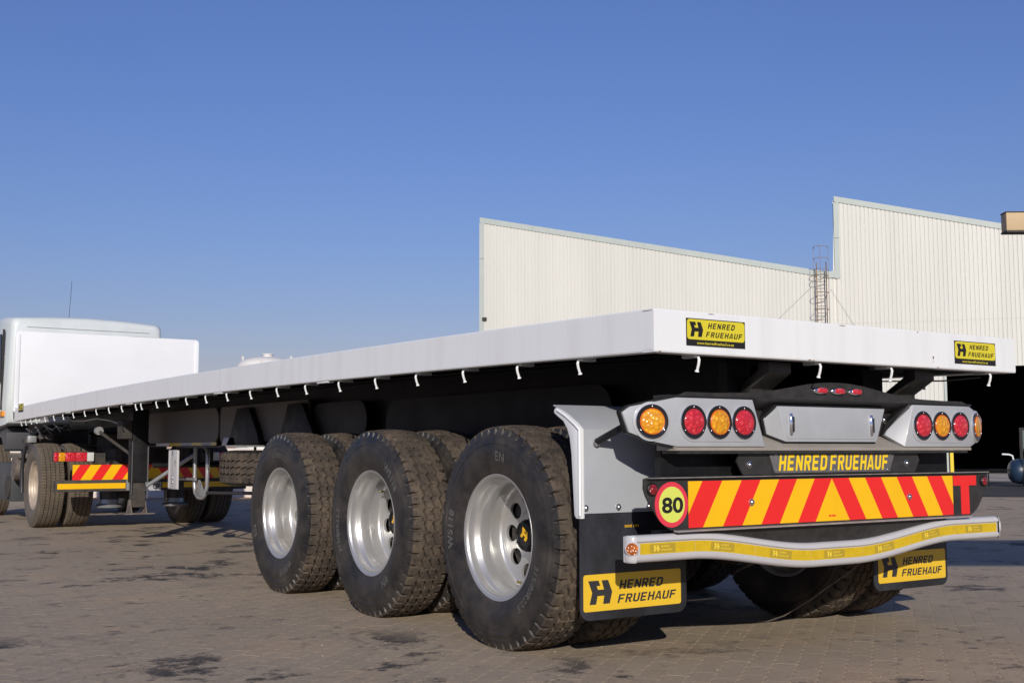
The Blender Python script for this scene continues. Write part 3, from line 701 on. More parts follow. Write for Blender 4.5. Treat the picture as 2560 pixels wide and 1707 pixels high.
# web panels on the near beam, hangers, lower rail with conspicuity tape
def yzpanel(name, y0, y1, z0, z1, r, x0, x1, m, par=tr):
    b = MB(); b.prism(rrect(y0, y1, z0, z1, r), 0, x0, x1); return b.build(name, m, par)
yzpanel('side_panel', 7.03, 9.30, 1.034, 1.36, .12, -.60, -.583, BOUNCE)
yzpanel('side_panel', 4.95, 6.98, 1.034, 1.36, .04, -.60, -.583, BOUNCE)
yzpanel('side_panel', 3.93, 4.90, 1.034, 1.32, .14, -.60, -.583, BLACKG)
yzpanel('side_panel', 1.10, 3.63, 1.0, 1.30, .14, -.60, -.583, BLACKG)
for y0, y1, zt in ((5.85, 6.66, 1.33), (4.70, 5.50, 1.33)):
    b = MB(); b.prism([(y0, 1.0), (y1, 1.0), (y1-.12, 1.10), ((y0+y1)/2+.14, zt), ((y0+y1)/2-.14, zt), (y0+.05, 1.10)], 0, -.66, -.62); b.build('hanger_bracket', BLACK, tr, bevel=.004)
b = MB(); b.prism([(6.40, .985), (6.79, .985), (6.72, 1.075), (6.46, 1.075)], 0, -.66, -.55); b.build('hanger_bracket', GREY, tr, bevel=.004)
for k, (y0, y1) in enumerate(((7.06, 7.22), (7.22, 7.48), (7.48, 7.78), (7.78, 8.1), (8.1, 8.5), (8.5, 8.95), (5.1, 5.7))):
    b = MB(); b.box(-.608, -.604, y0, y1-.004, 1.004, 1.034); b.build('marker_tape', [TAPE, WALLW][k % 2], tr)
b = MB(); b.box(-.66, -.62, 6.45, 8.10, .985, 1.0); b.build('lower_rail', BLACK, tr)
# headboard
b = MB(); P = rrect(-1.268, 1.268, ZT-.07, 2.585, .05); b.prism(P, 1, DL, DL+.03); hb = b.build('headboard', WHITE2, tr, bevel=.004)
for x0, x1 in ((-1.266, -1.21), (1.21, 1.266)):
    b = MB(); b.box(x0, x1, DL-.008, DL-.001, ZT+.002, 2.545); b.build('edge_post', WHITE2, hb, bevel=.003)
for x in (-.8, -.3, .3, .8):
    b = MB(); b.box(x-.04, x+.04, DL+.031, DL+.09, ZT-.05, 2.5); b.build('stiffener', WHITE2, hb)
# rope hooks
b = MB(); b.tube([(.11, 0, -.004), (.035, 0, -.004), (.018, 0, -.006), (.007, 0, -.012), (.002, 0, -.024), (.006, 0, -.045), (.016, 0, -.072)], .0068, 8)
b.tube([(.0155, 0, -.070), (.0170, 0, -.0745), (.0180, 0, -.079)], [.007, .0105, .0105], 8); HOOK = b.mesh('rope_hook', WHITE, smooth=45)
b = MB(); b.box(.03, .10, -.02, .02, .002, .006); b.box(.03, .10, -.009, .009, -.014, .0015); TAB = b.mesh('tab', GREY)
def hook(x, y, z, rz):
    o = link('rope_hook', HOOK, tr); o.location = (x, y, z); o.rotation_euler = (0, 0, rz+random.uniform(-.03, .03)); o.scale = (.92, .92, .92)
    link('tab', TAB, o, True)
HY = [.551, 1.043, 1.552, 2.06, 2.56, 3.065, 3.584, 4.078, 4.588, 5.084, 5.572, 6.062, 6.56, 6.899, 7.376, 7.552, 8.036, 8.511, 9.008, 9.50, 10.014, 10.5, 10.971, 11.444, 11.946, 12.261, 12.587, 12.868]
for y in HY:
    hook(-HW+.018, y, ZB+cam_(y), 0); hook(HW-.018, y, ZB+cam_(y), PI)
for x in (-.985, -.232, .272, 1.06): hook(x, .018, ZB, PI/2)
for y0, y1 in ((3.19, 3.36), (5.15, 5.33), (7.62, 7.83), (10.1, 10.3)):
    b = MB(); b.box(-HW+.004, -HW+.05, y0, y1, ZB+cam_(y0)-.011, ZB+cam_(y0)-.001); b.build('lashing_plate', WHITE, tr, bevel=.002)
# stickers on the deck edge
def sticker(x0, z0, y, par=tr):
    b = MB(); b.box(x0, x0+.342, y-.0015, y, z0, z0+.117); s_ = b.build('maker_sticker', INK, par)
    b = MB(); b.prism(rrect(x0+.004, x0+.338, z0+.027, z0+.113, .014), 1, y-.0024, y-.0016); b.build('sticker_field', STYEL, s_)
    logo_on('emblem', s_, INK, x0+.017, z0+.039, .063, y-.0025, .95)
    block_on('lettering', 'HENRED', s_, INK, x0+.121, x0+.281, z0+.077, z0+.101, y-.0031, .22, gap=.34)
    block_on('lettering', 'FRUEHAUF', s_, INK, x0+.109, x0+.325, z0+.040, z0+.063, y-.0031, .22, gap=.34)
    text_on('lettering', 'www.henredfruehauf.co.za', s_, STYEL, x0+.059, x0+.273, z0+.0075, z0+.0195, y-.0022, .012, .1)
sticker(-1.075, 1.390, -.0004); sticker(.735, 1.386, -.0004)
b = MB(); b.box(-HW-.0022, -HW-.0006, 12.64, 12.95, 1.468, 1.580); sf = b.build('maker_sticker', INK, tr)
b = MB(); b.box(-HW-.0032, -HW-.0023, 12.66, 12.93, 1.500, 1.575); b.build('sticker_field', STYEL, sf)
block_on('lettering', 'HENRED', sf, INK, 12.82, 12.69, 1.545, 1.567, -HW-.0040, .2, 'x'); block_on('lettering', 'FRUEHAUF', sf, INK, 12.84, 12.67, 1.510, 1.532, -HW-.0040, .2, 'x')
logo_on('emblem', sf, INK, 12.915, 1.512, .05, -HW-.0034, -1.0, 'x')
# small chips of bare metal on the white edge
for x, z, w, h in ((-.325, ZB+.004, .020, .006), (.565, ZB+.052, .012, .018), (.563, ZB+.032, .004, .010), (.60, ZB+.005, .022, .004), (-.30, ZB+.0025, .012, .004), (-1.22, ZB+.003, .014, .004), (-.1, ZT-.006, .05, .004), (-.93, ZT-.005, .04, .004), (.45, ZT-.006, .014, .005)):
    b = MB(); b.prism([(x-w/2, z), (x-w*.1, z-h/2), (x+w/2, z-h*.1), (x+w*.2, z+h/2), (x-w*.3, z+h*.4)], 1, -.0008, -.0003); b.build('paint_chip', LADR, tr)

# ------------------------------------------------------------------ rear light bar
def bolt(par, x, y, z, r=.0135, dome=.010, name='bolt', m=None, axis='y'):
    b = MB(); b.lathe([(0, r*1.28), (-.0025, r*1.28), (-.003, r), (-.003-dome*.6, r*.86), (-.003-dome, r*.45), (-.0035-dome, .0003)], 'y', 16, (x, y, z))
    return b.build(name, m or BOLT, par, smooth=50)
HP = [(0, 1.272), (.06, 1.271), (.12, 1.267), (.19, 1.260), (.25, 1.251), (.32, 1.240), (.40, 1.228), (.50, 1.216), (.62, 1.207), (.80, 1.203), (.965, 1.203), (.99, 1.194)]
top = [(-x, z) for x, z in reversed(HP)]+HP[1:]
b = MB(); b.prism(top+[(1.02, 1.186), (-1.02, 1.186)], 1, .130, .138); arch = b.build('arch_plate', DARKM, tr)
b = MB(); b.prism([(.1305, 1.1855), (.235, 1.135), (.245, 1.135), (.245, 1.190), (.139, 1.190)], 0, -1.05, 1.05); b.build('upper_fold', DARKM, arch)
b = MB(); b.prism([(.2355, 1.020), (.2455, 1.020), (.2455, 1.1345), (.2355, 1.1345)], 0, -1.06, 1.06); b.build('back_plate', DARKM, arch)
b = MB(); b.prism([(.130, .962), (.130, .950), (.25, .950), (.25, 1.0195), (.2352, 1.0195)], 0, -1.03, 1.03); b.build('lower_fold', M('brown_grey_fold', (.30, .27, .235), .45, var=.1, vs_=8), arch)  # lower fold coloured paler than the other folds
b = MB(); b.box(-1.0, 1.0, .131, .25, .936, .9495); b.build('bottom_lip', DARKM, arch)
for z in (1.103, 1.046): bolt(arch, .466, .235, z, .013)
# three marker lamps
for x in (-.121, 0, .121):
    b = MB(); n = 24; pts = []
    for sc_, y in ((1.0, .130), (1.0, .124), (.92, .117), (.80, .1135)):
        pts.append([(x+.053*sc_*math.copysign(abs(math.cos(2*PI*k/n))**1.25, math.cos(2*PI*k/n)), y, 1.231+.0175*sc_*math.sin(2*PI*k/n)) for k in range(n)])
    V = [p for q in pts for p in q]; F = [(i*n+k, i*n+(k+1) % n, (i+1)*n+(k+1) % n, (i+1)*n+k) for i in range(3) for k in range(n)]+[tuple(range(3*n, 4*n))]
    b.add(V, F); ml = b.build('marker_lamp', CHROME, tr, smooth=50)
    b = MB(); b.prism(rrect(x-.026, x+.034, 1.219, 1.2425, .008), 1, .1085, .1145); b.build('lens', LRED, ml, bevel=.002)
# light boxes
def lamp_geo():
    bz = MB(); bz.lathe([(0, .0745), (-.004, .0745), (-.006, .0738), (-.0065, .0728), (-.0060, .0722), (-.0085, .0712), (-.0085, .0580), (-.007, .0560), (0, .0555)], 'y', 44, mis=[1, 1, 1, 1, 0, 0, 0, 0])
    ri = MB(); ri.lathe([(-.006, .0565), (-.0105, .0560), (-.012, .0540), (-.0115, .0520), (-.006, .0515)], 'y', 40)
    le = MB(); le.lathe([(-.0060, .0520), (-.0115, .0510), (-.0140, .0410), (-.0160, .0250), (-.0165, .0100), (-.0165, .0004)], 'y', 36)
    return bz.mesh('lamp_bezel', [BEZEL, CHROME], smooth=40), ri, le
BZ, RI, LE = lamp_geo()
LENS = {'a': (RI.mesh('lens_rim', AMBRIM, smooth=50), LE.mesh('lens', LAMBER, smooth=60)), 'r': (RI.mesh('lens_rim', REDRIM, smooth=50), LE.mesh('lens', LRED, smooth=60))}
def lamp(par, x, y, z, rz, kind, a0=0):
    for nm, me in (('lamp_bezel', BZ), ('lens_rim', LENS[kind][0]), ('lens', LENS[kind][1])):
        o = link(nm, me, par, True); o.location = (x, y, z); o.rotation_euler = (0, 0, rz)
    for a in (90, 215, 325):
        c = Vector((.0645*math.cos(rad(a)), -.0085, .0645*math.sin(rad(a)))); c.rotate(Matrix.Rotation(rz, 3, 'Z'))
        sb = MB(); sb.lathe([(0, .0048), (-.002, .0046), (-.0035, .0025), (-.0038, .0002)], 'y', 8); o = link('screw', sb.mesh('screw', BOLT, smooth=50), par, True)
        o.location = (x+c.x, y+c.y, z+c.z); o.rotation_euler = (0, 0, rz)
YF = .128
def light_box(sx):
    k = .364
    S_ = [(.564, YF, 1.178), (1.02, YF, 1.178), (1.217, YF+k*.197, 1.137), (1.250, YF+k*.230, 1.112), (1.222, YF+k*.202, 1.027), (1.12, YF+k*.10, .988), (1.02, YF, .967), (.491, YF, .967), (.438, .205, 1.026), (.468, .205, 1.085), (.53, .165, 1.150)]
    n = len(S_)
    V = [(sx*x, y, z) for x, y, z in S_]+[(sx*x, y+.022, z) for x, y, z in S_]
    b = MB(); b.add(V, [(0, 1, 6, 7), (1, 2, 3, 4, 5, 6), (7, 8, 9, 10, 0)]+[(i, (i+1) % n, n+(i+1) % n, n+i) for i in range(n)])
    lb = b.build('light_box', SILVER, tr, bevel=.004, seg=2)
    cx_, cz_ = .82, 1.072
    G = [(x+.007*(1 if x > cx_ else -1), y+.012, cz_+(z-cz_)*1.075+.001) for x, y, z in S_]
    V = [(sx*x, y, z) for x, y, z in G]+[(sx*x, min(y+.024, .26), z) for x, y, z in G]
    b = MB(); b.add(V, [(i, (i+1) % n, n+(i+1) % n, n+i) for i in range(n)]+[(0, 1, 6, 7), (1, 2, 3, 4, 5, 6), (7, 8, 9, 10, 0), (n, n+1, n+6, n+7), (n+1, n+2, n+3, n+4, n+5, n+6), (n+7, n+8, n+9, n+10, n)])
    b.build('gasket', BLACK, lb)
    # embossed surround
    b = MB(); b.prism(rrect(.545, 1.008, .988, 1.156, .08, 10), 1, YF-.0035, YF+.001)
    if sx < 0: b.mirror_x()
    b.build('emboss', SILVER, lb, bevel=.003)
    rz = rad(20)*sx; nx_, ny_ = math.sin(rad(20))*sx, -math.cos(rad(20))
    for x, kd in ((.628, 'r'), (.778, 'a'), (.930, 'r')): lamp(lb, sx*x, YF-.004, 1.074, 0, kd)
    px, py = sx*1.128, YF+k*.108
    b = MB(); b.lathe([(.001, .0855), (-.0030, .0845), (-.0040, .082), (-.004, .0001)], 'y', 40); o = link('lamp_surround', b.mesh('lamp_surround', SILVER, smooth=40), lb, True); o.location = (px, py, 1.074); o.rotation_euler = (0, 0, rz)
    lamp(lb, px+nx_*.0045, py+ny_*.0045, 1.074, rz, 'a')
light_box(-1); light_box(1)
# number plate holder
S_ = [(-.375, .150, 1.154), (.371, .150, 1.154), (.392, .210, 1.095), (.378, .210, 1.024), (.304, .150, .990), (-.330, .150, .990), (-.393, .210, 1.025), (-.410, .210, 1.096), (-.388, .200, 1.133)]; n = 9 #; n = 8
b = MB(); b.add([p for p in S_]+[(x, y+.02, z) for x, y, z in S_], [(0, 1, 4, 5), (1, 2, 3, 4), (5, 6, 7, 8, 0)]+[(i, (i+1) % n, n+(i+1) % n, n+i) for i in range(n)]); ph = b.build('plate_holder', SILVER, tr, bevel=.003)
b = MB(); G = [(x*1.018, y+.014, 1.074+(z-1.074)*1.10) for x, y, z in S_]
b.add(G+[(x, min(y+.05, .232), z) for x, y, z in G], [(0, 1, 4, 5), (1, 2, 3, 4), (5, 6, 7, 8, 0)]+[(i, (i+1) % n, n+(i+1) % n, n+i) for i in range(n)]); b.build('gasket', BLACK, ph)
b = MB(); b.prism(rrect(-.325, .295, 1.004, 1.136, .012), 1, .1475, .1505); b.build('emboss', SILVER, ph, bevel=.002)
for x in (-.300, .262):
    b = MB(); b.lathe([(-.050, .0005), (-.050, .008), (-.046, .0105), (.046, .0105), (.050, .008), (.050, .0005)], 'z', 18, (x, .1480, 1.071)); b.build('plate_light', CHROME, ph, smooth=40)
    b = MB(); b.box(x+.007, x+.017, .1385, .147, 1.036, 1.106); b.build('light_window', INK, ph, bevel=.002)
# name plate on its black backing
b = MB(); b.prism([(-.60, .84), (.60, .84), (.64, .90), (.62, .945), (-.62, .945), (-.64, .90)], 1, .160, .168); nb = b.build('backing_plate', DARKM, tr)
b = MB(); b.prism([(-.405, .846), (.402, .846), (.44, .935), (-.44, .935)], 1, .1535, .1595); npl = b.build('name_plate', NAMEP, tr, bevel=.0015)
NYEL = M('name_yellow', (.92, .62, .012), .4)
block_on('lettering', 'HENRED', npl, NYEL, -.381, -.052, .857, .931, .1530, .16, gap=.26); block_on('lettering', 'FRUEHAUF', npl, NYEL, -.036, .390, .856, .930, .1530, .16, gap=.26)
for x, z in ((-.402, .860), (-.008, .857), (.378, .857), (-.40, .930), (0, .931), (.40, .929)): bolt(npl, x, .1532, z, .0045, .004, 'rivet')
for x in (-.562, .536): bolt(nb, x, .1600, .886, .0125)
b = MB(); b.box(-1.0, 1.0, .26, .30, .80, 1.0); b.build('rear_beam', BLACK, tr)
# ------------------------------------------------------------------ chevron board
HB = [(-1.190, .832), (-1.192, .79), (-1.182, .762), (-1.160, .725), (-1.130, .688), (-1.103, .654), (-1.070, .628), (-1.035, .612)]
b = MB(); b.prism(HB+[(-x, z) for x, z in reversed(HB)], 1, .151, .157); cb = b.build('chevron_board', DARKM, tr)
b = MB(); b.prism([(.127, .832), (.127, .8365), (.157, .8365), (.157, .8325)], 0, -1.178, 1.172); b.build('top_lip', M('lip_brown_grey', (.20, .185, .17), .5, var=.3, vs_=20), cb)  # top lip coloured paler than the board
b = MB(); b.prism([(.130, .603), (.130, .6075), (.158, .6115), (.158, .604)], 0, -1.02, 1.02); b.build('bottom_lip', M('lip_grey', (.32, .29, .27), .5, var=.2, vs_=20), cb)
X0, X1, Z0, Z1 = -.941, .890, .618, .818
def clip(poly):
    def cut(P, f, it):
        o = []
        for i in range(len(P)):
            a, c = P[i-1], P[i]
            if f(c):
                if not f(a): o.append(it(a, c))
                o.append(c)
            elif f(a): o.append(it(a, c))
        return o
    def ix(v): return lambda a, c: (v, a[1]+(c[1]-a[1])*(v-a[0])/(c[0]-a[0]))
    P = cut(poly, lambda p: p[0] >= X0, ix(X0))
    return cut(P, lambda p: p[0] <= X1, ix(X1)) if P else P
AP, SPC, DXZ = -.0285, .1185, .119
for sgn in (-1, 1):
    for k in range(9):
        a0 = k*SPC; a1 = (k+1)*SPC
        poly = [(AP+sgn*(a0+(DXZ if 0 else 0)), Z1), (AP+sgn*a1, Z1), (AP+sgn*(a1+DXZ), Z0), (AP+sgn*(a0+DXZ), Z0)]
        P = clip(poly)
        if len(P) >= 3:
            b = MB(); b.prism(P, 1, .1492, .1508); b.build('chevron_stripe', RED if k % 2 == 0 else YEL, cb)
b = MB(); b.prism([(AP, Z1), (AP-DXZ, Z0), (AP+DXZ, Z0)], 1, .1492, .1508); b.build('chevron_stripe', YEL, cb)
b = MB(); b.prism([(.895, .817), (1.089, .817), (1.089, .766), (1.026, .766), (1.026, .618), (.957, .618), (.957, .766), (.895, .766)], 1, .1492, .1508); b.build('letter_t', RED, cb)
def disc(name, par, m, cx, cz, rx, rz_, y0, y1, n=40):
    b = MB(); b.prism([(cx+rx*math.cos(2*PI*k/n), cz+rz_*math.sin(2*PI*k/n)) for k in range(n)], 1, y0, y1); return b.build(name, m, par)
disc('speed_disc', cb, PINK, -1.037, .7205, .0935, .0965, .1485, .1507); disc('speed_disc_field', cb, LIME, -1.036, .7205, .0725, .0765, .1478, .1484)
text_on('speed_numerals', '80', cb, INK, -1.093, -.973, .684, .752, .1472, .028)
for x, a in ((-1.147, 0), (1.150, 0)):
    b = MB(); b.lathe([(.152, .028), (.143, .028), (.140, .025), (.138, .022), (.136, .0004)], 'y', 24, (x, 0, .787), mis=[1, 1, 1, 0]); b.build('rear_reflector', [LRED2, BLACK], cb, smooth=40)
for x in (-.563, .537): bolt(cb, x, .1490, .718, .013)
for x0, x1 in ((-.055, -.041), (-.037, -.029), (-.026, -.010)):
    b = MB(); b.box(x0, x1, .1484, .1490, .6385, .6465); b.build('maker_mark', RED, cb)
b = MB(); b.prism([(.27, .60), (.27, .48), (.33, .48), (.33, .60)], 0, -1.0, 1.0); b.build('under_beam', DARKM, tr)
b = MB(); b.prism([(.165, .600), (.185, .52), (.195, .52), (.175, .600)], 0, -.85, .85); b.build('under_apron', DARKM, tr)
# ------------------------------------------------------------------ bumper
def dz(x):
    t = min(1, max(0, (.92-abs(x))/.78)); return -.077*(t*t*(3-2*t))
CS = [(.200, .052), (.180, .0575), (.166, .0560), (.156, .0500), (.1505, .0410), (.150, .0320), (.1535, .0280), (.1575, .0265), (.1575, -.0265), (.1535, -.0280), (.150, -.0320), (.1505, -.0410), (.156, -.0500), (.166, -.0560), (.180, -.0575), (.200, -.052), (.200, -.046), (.182, -.050), (.165, -.045), (.165, .045), (.182, .050), (.200, .046)]
xs_ = [-1.232+2.504*k/72 for k in range(73)]; n = len(CS); ZBM = .5395
b = MB(); V = [(x, y, ZBM+z+dz(x)) for x in xs_ for y, z in CS]
b.add(V, [(i*n+k, i*n+(k+1) % n, (i+1)*n+(k+1) % n, (i+1)*n+k) for i in range(72) for k in range(n)]+[tuple(range(n)), tuple(range(72*n, 73*n))])
BUMPW = M('bumper_white', (.52, .51, .52), .34, var=.04, vs_=3, coat=.3, rvar=.06)
bm_ = b.build('bumper', BUMPW, tr, smooth=32)
J = [-1.208, -.898, -.537, -.176, .185, .546, .907, 1.262]
pl = MB(); pl.prism(rrect(-.070, .070, -.018, .018, .002, 2), 1, -.0004, 0)
lg = MB(); lg.prism([(-.054+a*.026, -.013+c*.026) for a, c in LOGO], 1, -.0009, -.0004)
for s_, z0, z1, x0, x1 in (('HENRED', .003, .012, -.012, .036), ('FRUEHAUF', -.012, -.003, -.014, .052)):
    V, F = block_geo(s_, .2, .3); lg.add([(x0+(x1-x0)*a, -.0007, z0+(z1-z0)*c) for a, c in V], F)
PLM = pl.mesh('tape_logo_ground', TAPED); LGM = lg.mesh('tape_logo', TAPEL)
for x0, x1 in zip(J, J[1:]):
    k = 8; b = MB(); X = [x0+.0008+(x1-x0-.0016)*i/k for i in range(k+1)]
    V = [(x, y, ZBM+z+dz(x)) for x in X for y, z in ((.1574, .0235), (.1566, .0230), (.1566, -.0230), (.1574, -.0235))]
    b.add(V, [(4*i+j, 4*i+j+1, 4*i+j+5, 4*i+j+4) for i in range(k) for j in range(3)]+[(0, 1, 2, 3), (4*k, 4*k+1, 4*k+2, 4*k+3)]); b.build('reflective_tape', TAPE, bm_)
    xm = (x0+x1)/2-.02 if x0 > -1.2 else -1.083; sl_ = math.atan((dz(xm+.05)-dz(xm-.05))/.1)
    for nm, me, yy in (('tape_logo_ground', PLM, .1560), ('tape_logo', LGM, .1553)):
        o = link(nm, me, bm_, True); o.location = (xm, yy, ZBM+dz(xm)); o.rotation_euler = (0, -sl_, 0)
for sx in (-1, 1):
    X_ = 1.2325 if sx < 0 else 1.2725
    a = MB(); m_ = 8; V = []; PR = [(-.0570, -.022), (-.0545, -.010), (-.050, .0), (-.040, .008), (-.02, .012), (.02, .012), (.040, .008), (.050, .0), (.0545, -.010), (.0570, -.022)]
    # rounded cap turning from the face to the end
    for k in range(m_+1):
        t = PI/2*k/m_; cx_, cy_ = sx*(X_+.028*math.sin(t)), .187-.037*math.cos(t)
        for z, o_ in PR: V.append((cx_+sx*o_*.25*math.sin(t), cy_-o_*.25*math.cos(t), ZBM+z))
    q = len(PR); a.add(V, [(i*q+j, i*q+j+1, (i+1)*q+j+1, (i+1)*q+j) for i in range(m_) for j in range(q-1)])
    # closing rear sheet
    a.add([(sx*(X_+.028), .187, ZBM-.056), (sx*(X_+.028), .187, ZBM+.056), (sx*(X_+.028), .203, ZBM+.052), (sx*(X_+.028), .203, ZBM-.052), (sx*(X_-.0005), .203, ZBM+.052), (sx*(X_-.0005), .203, ZBM-.052), (sx*(X_-.0005), .187, ZBM+.056), (sx*(X_-.0005), .187, ZBM-.056), (sx*X_, .150, ZBM+.056), (sx*X_, .150, ZBM-.056)],
          [(0, 1, 2, 3), (3, 2, 4, 5), (1, 2, 4, 6), (0, 3, 5, 7), (6, 8, 1), (7, 9, 0)])
    a.build('end_cap', BUMPW, bm_, smooth=40)
    b = MB(); b.lathe([(0, .0300), (-.005, .0300), (-.007, .0270), (-.0085, .0255), (-.0095, .0004)], 'y', 28, mis=[1, 1, 1, 0]); o = link('end_reflector', b.mesh('end_reflector', [LORG, BUMPW], smooth=40), bm_, True)
    o.location = (sx*(X_+.0165), .160, ZBM+.003); o.rotation_euler = (0, 0, sx*rad(36))
for x in (-.55, .55):
    b = MB(); b.box(x-.05, x+.05, .2005, .32, .44, .54); b.build('bumper_bracket', BLACK, tr)
# ------------------------------------------------------------------ mudguards and flaps
for sx in (-1, 1):
    b = MB(); b.prism([(.476, .674), (.476, 1.044), (.500, 1.062), (.615, 1.128), (.70, 1.160), (.70, 1.156), (.616, 1.124), (.503, 1.058), (.480, 1.042), (.480, .674)], 0, sx*1.262, sx*.60)
    mg = b.build('mudguard', GREY, tr, smooth=30)
    Pt = [(.4715, .652), (.4715, 1.046), (.505, 1.072), (.575, 1.112), (.625, 1.134), (.655, 1.145), (.668, 1.140), (.672, 1.122), (.640, 1.104), (.600, 1.083), (.572, 1.050), (.553, 1.010), (.540, .936), (.530, .80), (.521, .667), (.508, .652)]
    b = MB(); b.prism(Pt, 0, sx*1.258, sx*1.280); b.build('edge_trim', WHITE, mg, bevel=.005)
    b = MB(); b.tube([(sx*1.281, .476, .665), (sx*1.281, .476, 1.042), (sx*1.281, .507, 1.066), (sx*1.281, .577, 1.106), (sx*1.281, .640, 1.134)], .0075, 8); b.build('trim_bead', WHITE, mg, smooth=50)
    for x in (1.250, 1.066, .890): bolt(mg, sx*x, .4755, .698, .0115, .010)
    b = MB(); P = rrect(-1.277, -.660, .208, .86, .05, 8); b.prism([(x-.0 if z < .6 else x, z) for x, z in P], 1, .4815, .490)
    if sx > 0: b.mirror_x()
    fl = b.build('mudflap', FLAP, tr, bevel=.002)
    x0 = -1.262 if sx < 0 else .692; z0 = .247
    b = MB(); b.prism(rrect(x0, x0+.565, z0, z0+.160, .012, 4), 1, .4798, .4814); b.build('flap_sign', SYEL, fl)
    logo_on('emblem', fl, INKF, x0+.026, z0+.030, .103, .4797, 1.0)
    block_on('lettering', 'HENRED', fl, INKF, x0+.198, x0+.458, z0+.088, z0+.128, .4790, .20, gap=.20); block_on('lettering', 'FRUEHAUF', fl, INKF, x0+.188, x0+.536, z0+.028, z0+.066, .4790, .20, gap=.20)
    if sx < 0:
        text_on('standard_mark', 'SANS 1496', fl, YEL, -1.026, -.943, .606, .618, .4812, .02)
    b = MB(); b.tube([(sx*1.192, .470, .987), (sx*1.170, .24, 1.075)], .016, 10); b.build('stay_rod', BLACK, tr, smooth=50)
    bolt(mg, sx*1.192, .466, .985, .015, .012)
for x0, x1 in ((-.470, -.325), (.570, .722)):
    b = MB(); b.prism([(.115, 1.3545), (.115, 1.305), (.235, 1.235), (.235, 1.19), (.30, 1.19), (.30, 1.25), (.185, 1.32), (.185, 1.3545)], 0, x0, x1); b.build('bar_hanger', DARKM, tr, bevel=.003)
for x in (-.55, .40):
    b = MB(); b.box(x, x+.15, .302, .36, .80, 1.36); b.build('tail_frame', BLACK, tr)
b = MB(); b.tube([(.45, 1.0, 1.33), (.75, .6, 1.325), (.98, .25, 1.318), (1.12, .12, 1.335)], .004, 6); b.build('cable', RUBBERHOSE, tr, smooth=50)
# ------------------------------------------------------------------ running gear
AY = [1.160, 2.524, 3.889]; XW, XI = 1.150, .806; ZW = .5325
rots = [0.0, 2.35, 4.2]
for y, ro in zip(AY, rots):
    for sx in (-1, 1):
        wheel(tr, (sx*XW, y, ZW), ro if sx < 0 else -ro, 0 if sx < 0 else PI); wheel(tr, (sx*XI, y, ZW), ro+1, PI if sx < 0 else 0, outer=False)
    b = MB(); b.tube([(-1.02, y, ZW), (1.02, y, ZW)], .075, 16); b.build('axle', BLACK, tr, smooth=40)
    for sx in (-1, 1):
        b = MB(); b.prism([(y-.62, .80), (y-.5, .79), (y, .70), (y+.5, .79), (y+.62, .80), (y+.5, .72), (y, .62), (y-.5, .72)], 0, sx*.46, sx*.55); b.build('leaf_spring', RUST, tr)
        b = MB(); b.prism([(y+.58, .74), (y+.78, .74), (y+.88, 1.0), (y+.48, 1.0)], 0, sx*.44, sx*.57); b.build('spring_hanger', BLACK, tr)
        b = MB(); b.tube([(sx*.32, y-.16, .60), (sx*.32, y-.34, .64)], .075, 14); b.build('brake_chamber', RUST, tr, smooth=40)
b = MB(); b.tube([(.66, .56, .36), (.61, .60, .306), (.575, .70, .23), (.53, .82, .135), (.475, .95, .046), (.44, 1.04, .008), (.32, 1.16, .006), (.20, 1.24, .006)], .0042, 6); b.build('hanging_cable', DUSTM, tr, smooth=50)
for x in (-.2, .25):
    b = MB(); b.tube([(x, 6.9, 1.12), (x, 8.1, 1.12)], .12, 20); b.build('air_tank', BLACK, tr, smooth=40)
# spare wheel, carried flat under the frame
spw = thing('spare_wheel', 'spare truck tyre slung flat beneath the trailer ahead of its wheels', 'tyre', (-.45, 5.78, .66))
w = link('tyre', TYRE, spw, True); w.rotation_euler = (0, PI/2, 0); w.location = (0, 0, .15)
w = link('rim', RIM, spw, True); w.rotation_euler = (0, PI/2, 0); w.location = (0, 0, .15)
b = MB(); b.box(-.95, .35, 5.70, 5.86, .985, .999); b.build('spare_carrier', GALV, tr)
for x in (-.72, -.18):
    b = MB(); b.tube([(x, 5.78, .66), (x, 5.78, .99)], .012, 8); b.build('carrier_rod', BLACK, tr)
# winch handle frame, white plate, cross tube near the landing legs
b = MB(); b.box(-.625, -.615, 8.125, 8.44, .565, .965); wpn = b.build('jack_plate', BUMPW, tr, bevel=.002)
for y in (8.14, 8.40):
    b = MB(); b.box(-.632, -.6255, y, y+.025, .575, .957); b.build('plate_edge', BUMPW, wpn)
for z in (.68, .635):
    b = MB(); b.lathe([(0, .018), (-.006, .016), (-.009, .0005)], 'x', 12, (-.6255, 8.30, z)); b.build('bolt', BOLT, wpn, smooth=50)
b = MB(); b.prism([(8.22, .862), (8.235, .83), (8.225, .80), (8.215, .80), (8.222, .83), (8.208, .86)], 0, -.6265, -.6255); b.build('scratch', INK, wpn)
b = MB(); b.tube([(-.42, 8.215, .985), (-.42, 8.218, .68), (-.42, 8.218, .60), (-.42, 8.19, .525), (-.42, 8.09, .480), (-.42, 7.96, .480), (-.42, 7.88, .52), (-.42, 7.835, .60), (-.42, 7.83, .90), (-.42, 7.85, .965), (-.42, 7.92, .99)], .020, 10); wh = b.build('winch_frame', GALV, tr, smooth=50)
b = MB(); b.tube([(-.445, 8.64, .660), (-.445, 8.12, .664)], .016, 10); b.build('crank_handle', GALV, wh, smooth=50)
b = MB(); b.prism([(7.90, .50), (8.12, .50), (8.16, .55), (8.06, .66), (8.01, .66), (7.88, .55)], 0, -.436, -.428); b.build('winch_plate', GALV, wh, bevel=.003)
b = MB(); b.tube([(-.42, 7.83, .535), (-.42, 7.2, .552), (-.42, 6.6, .567)], .016, 8); b.build('cross_tube', RUBBERHOSE, wh, smooth=50)
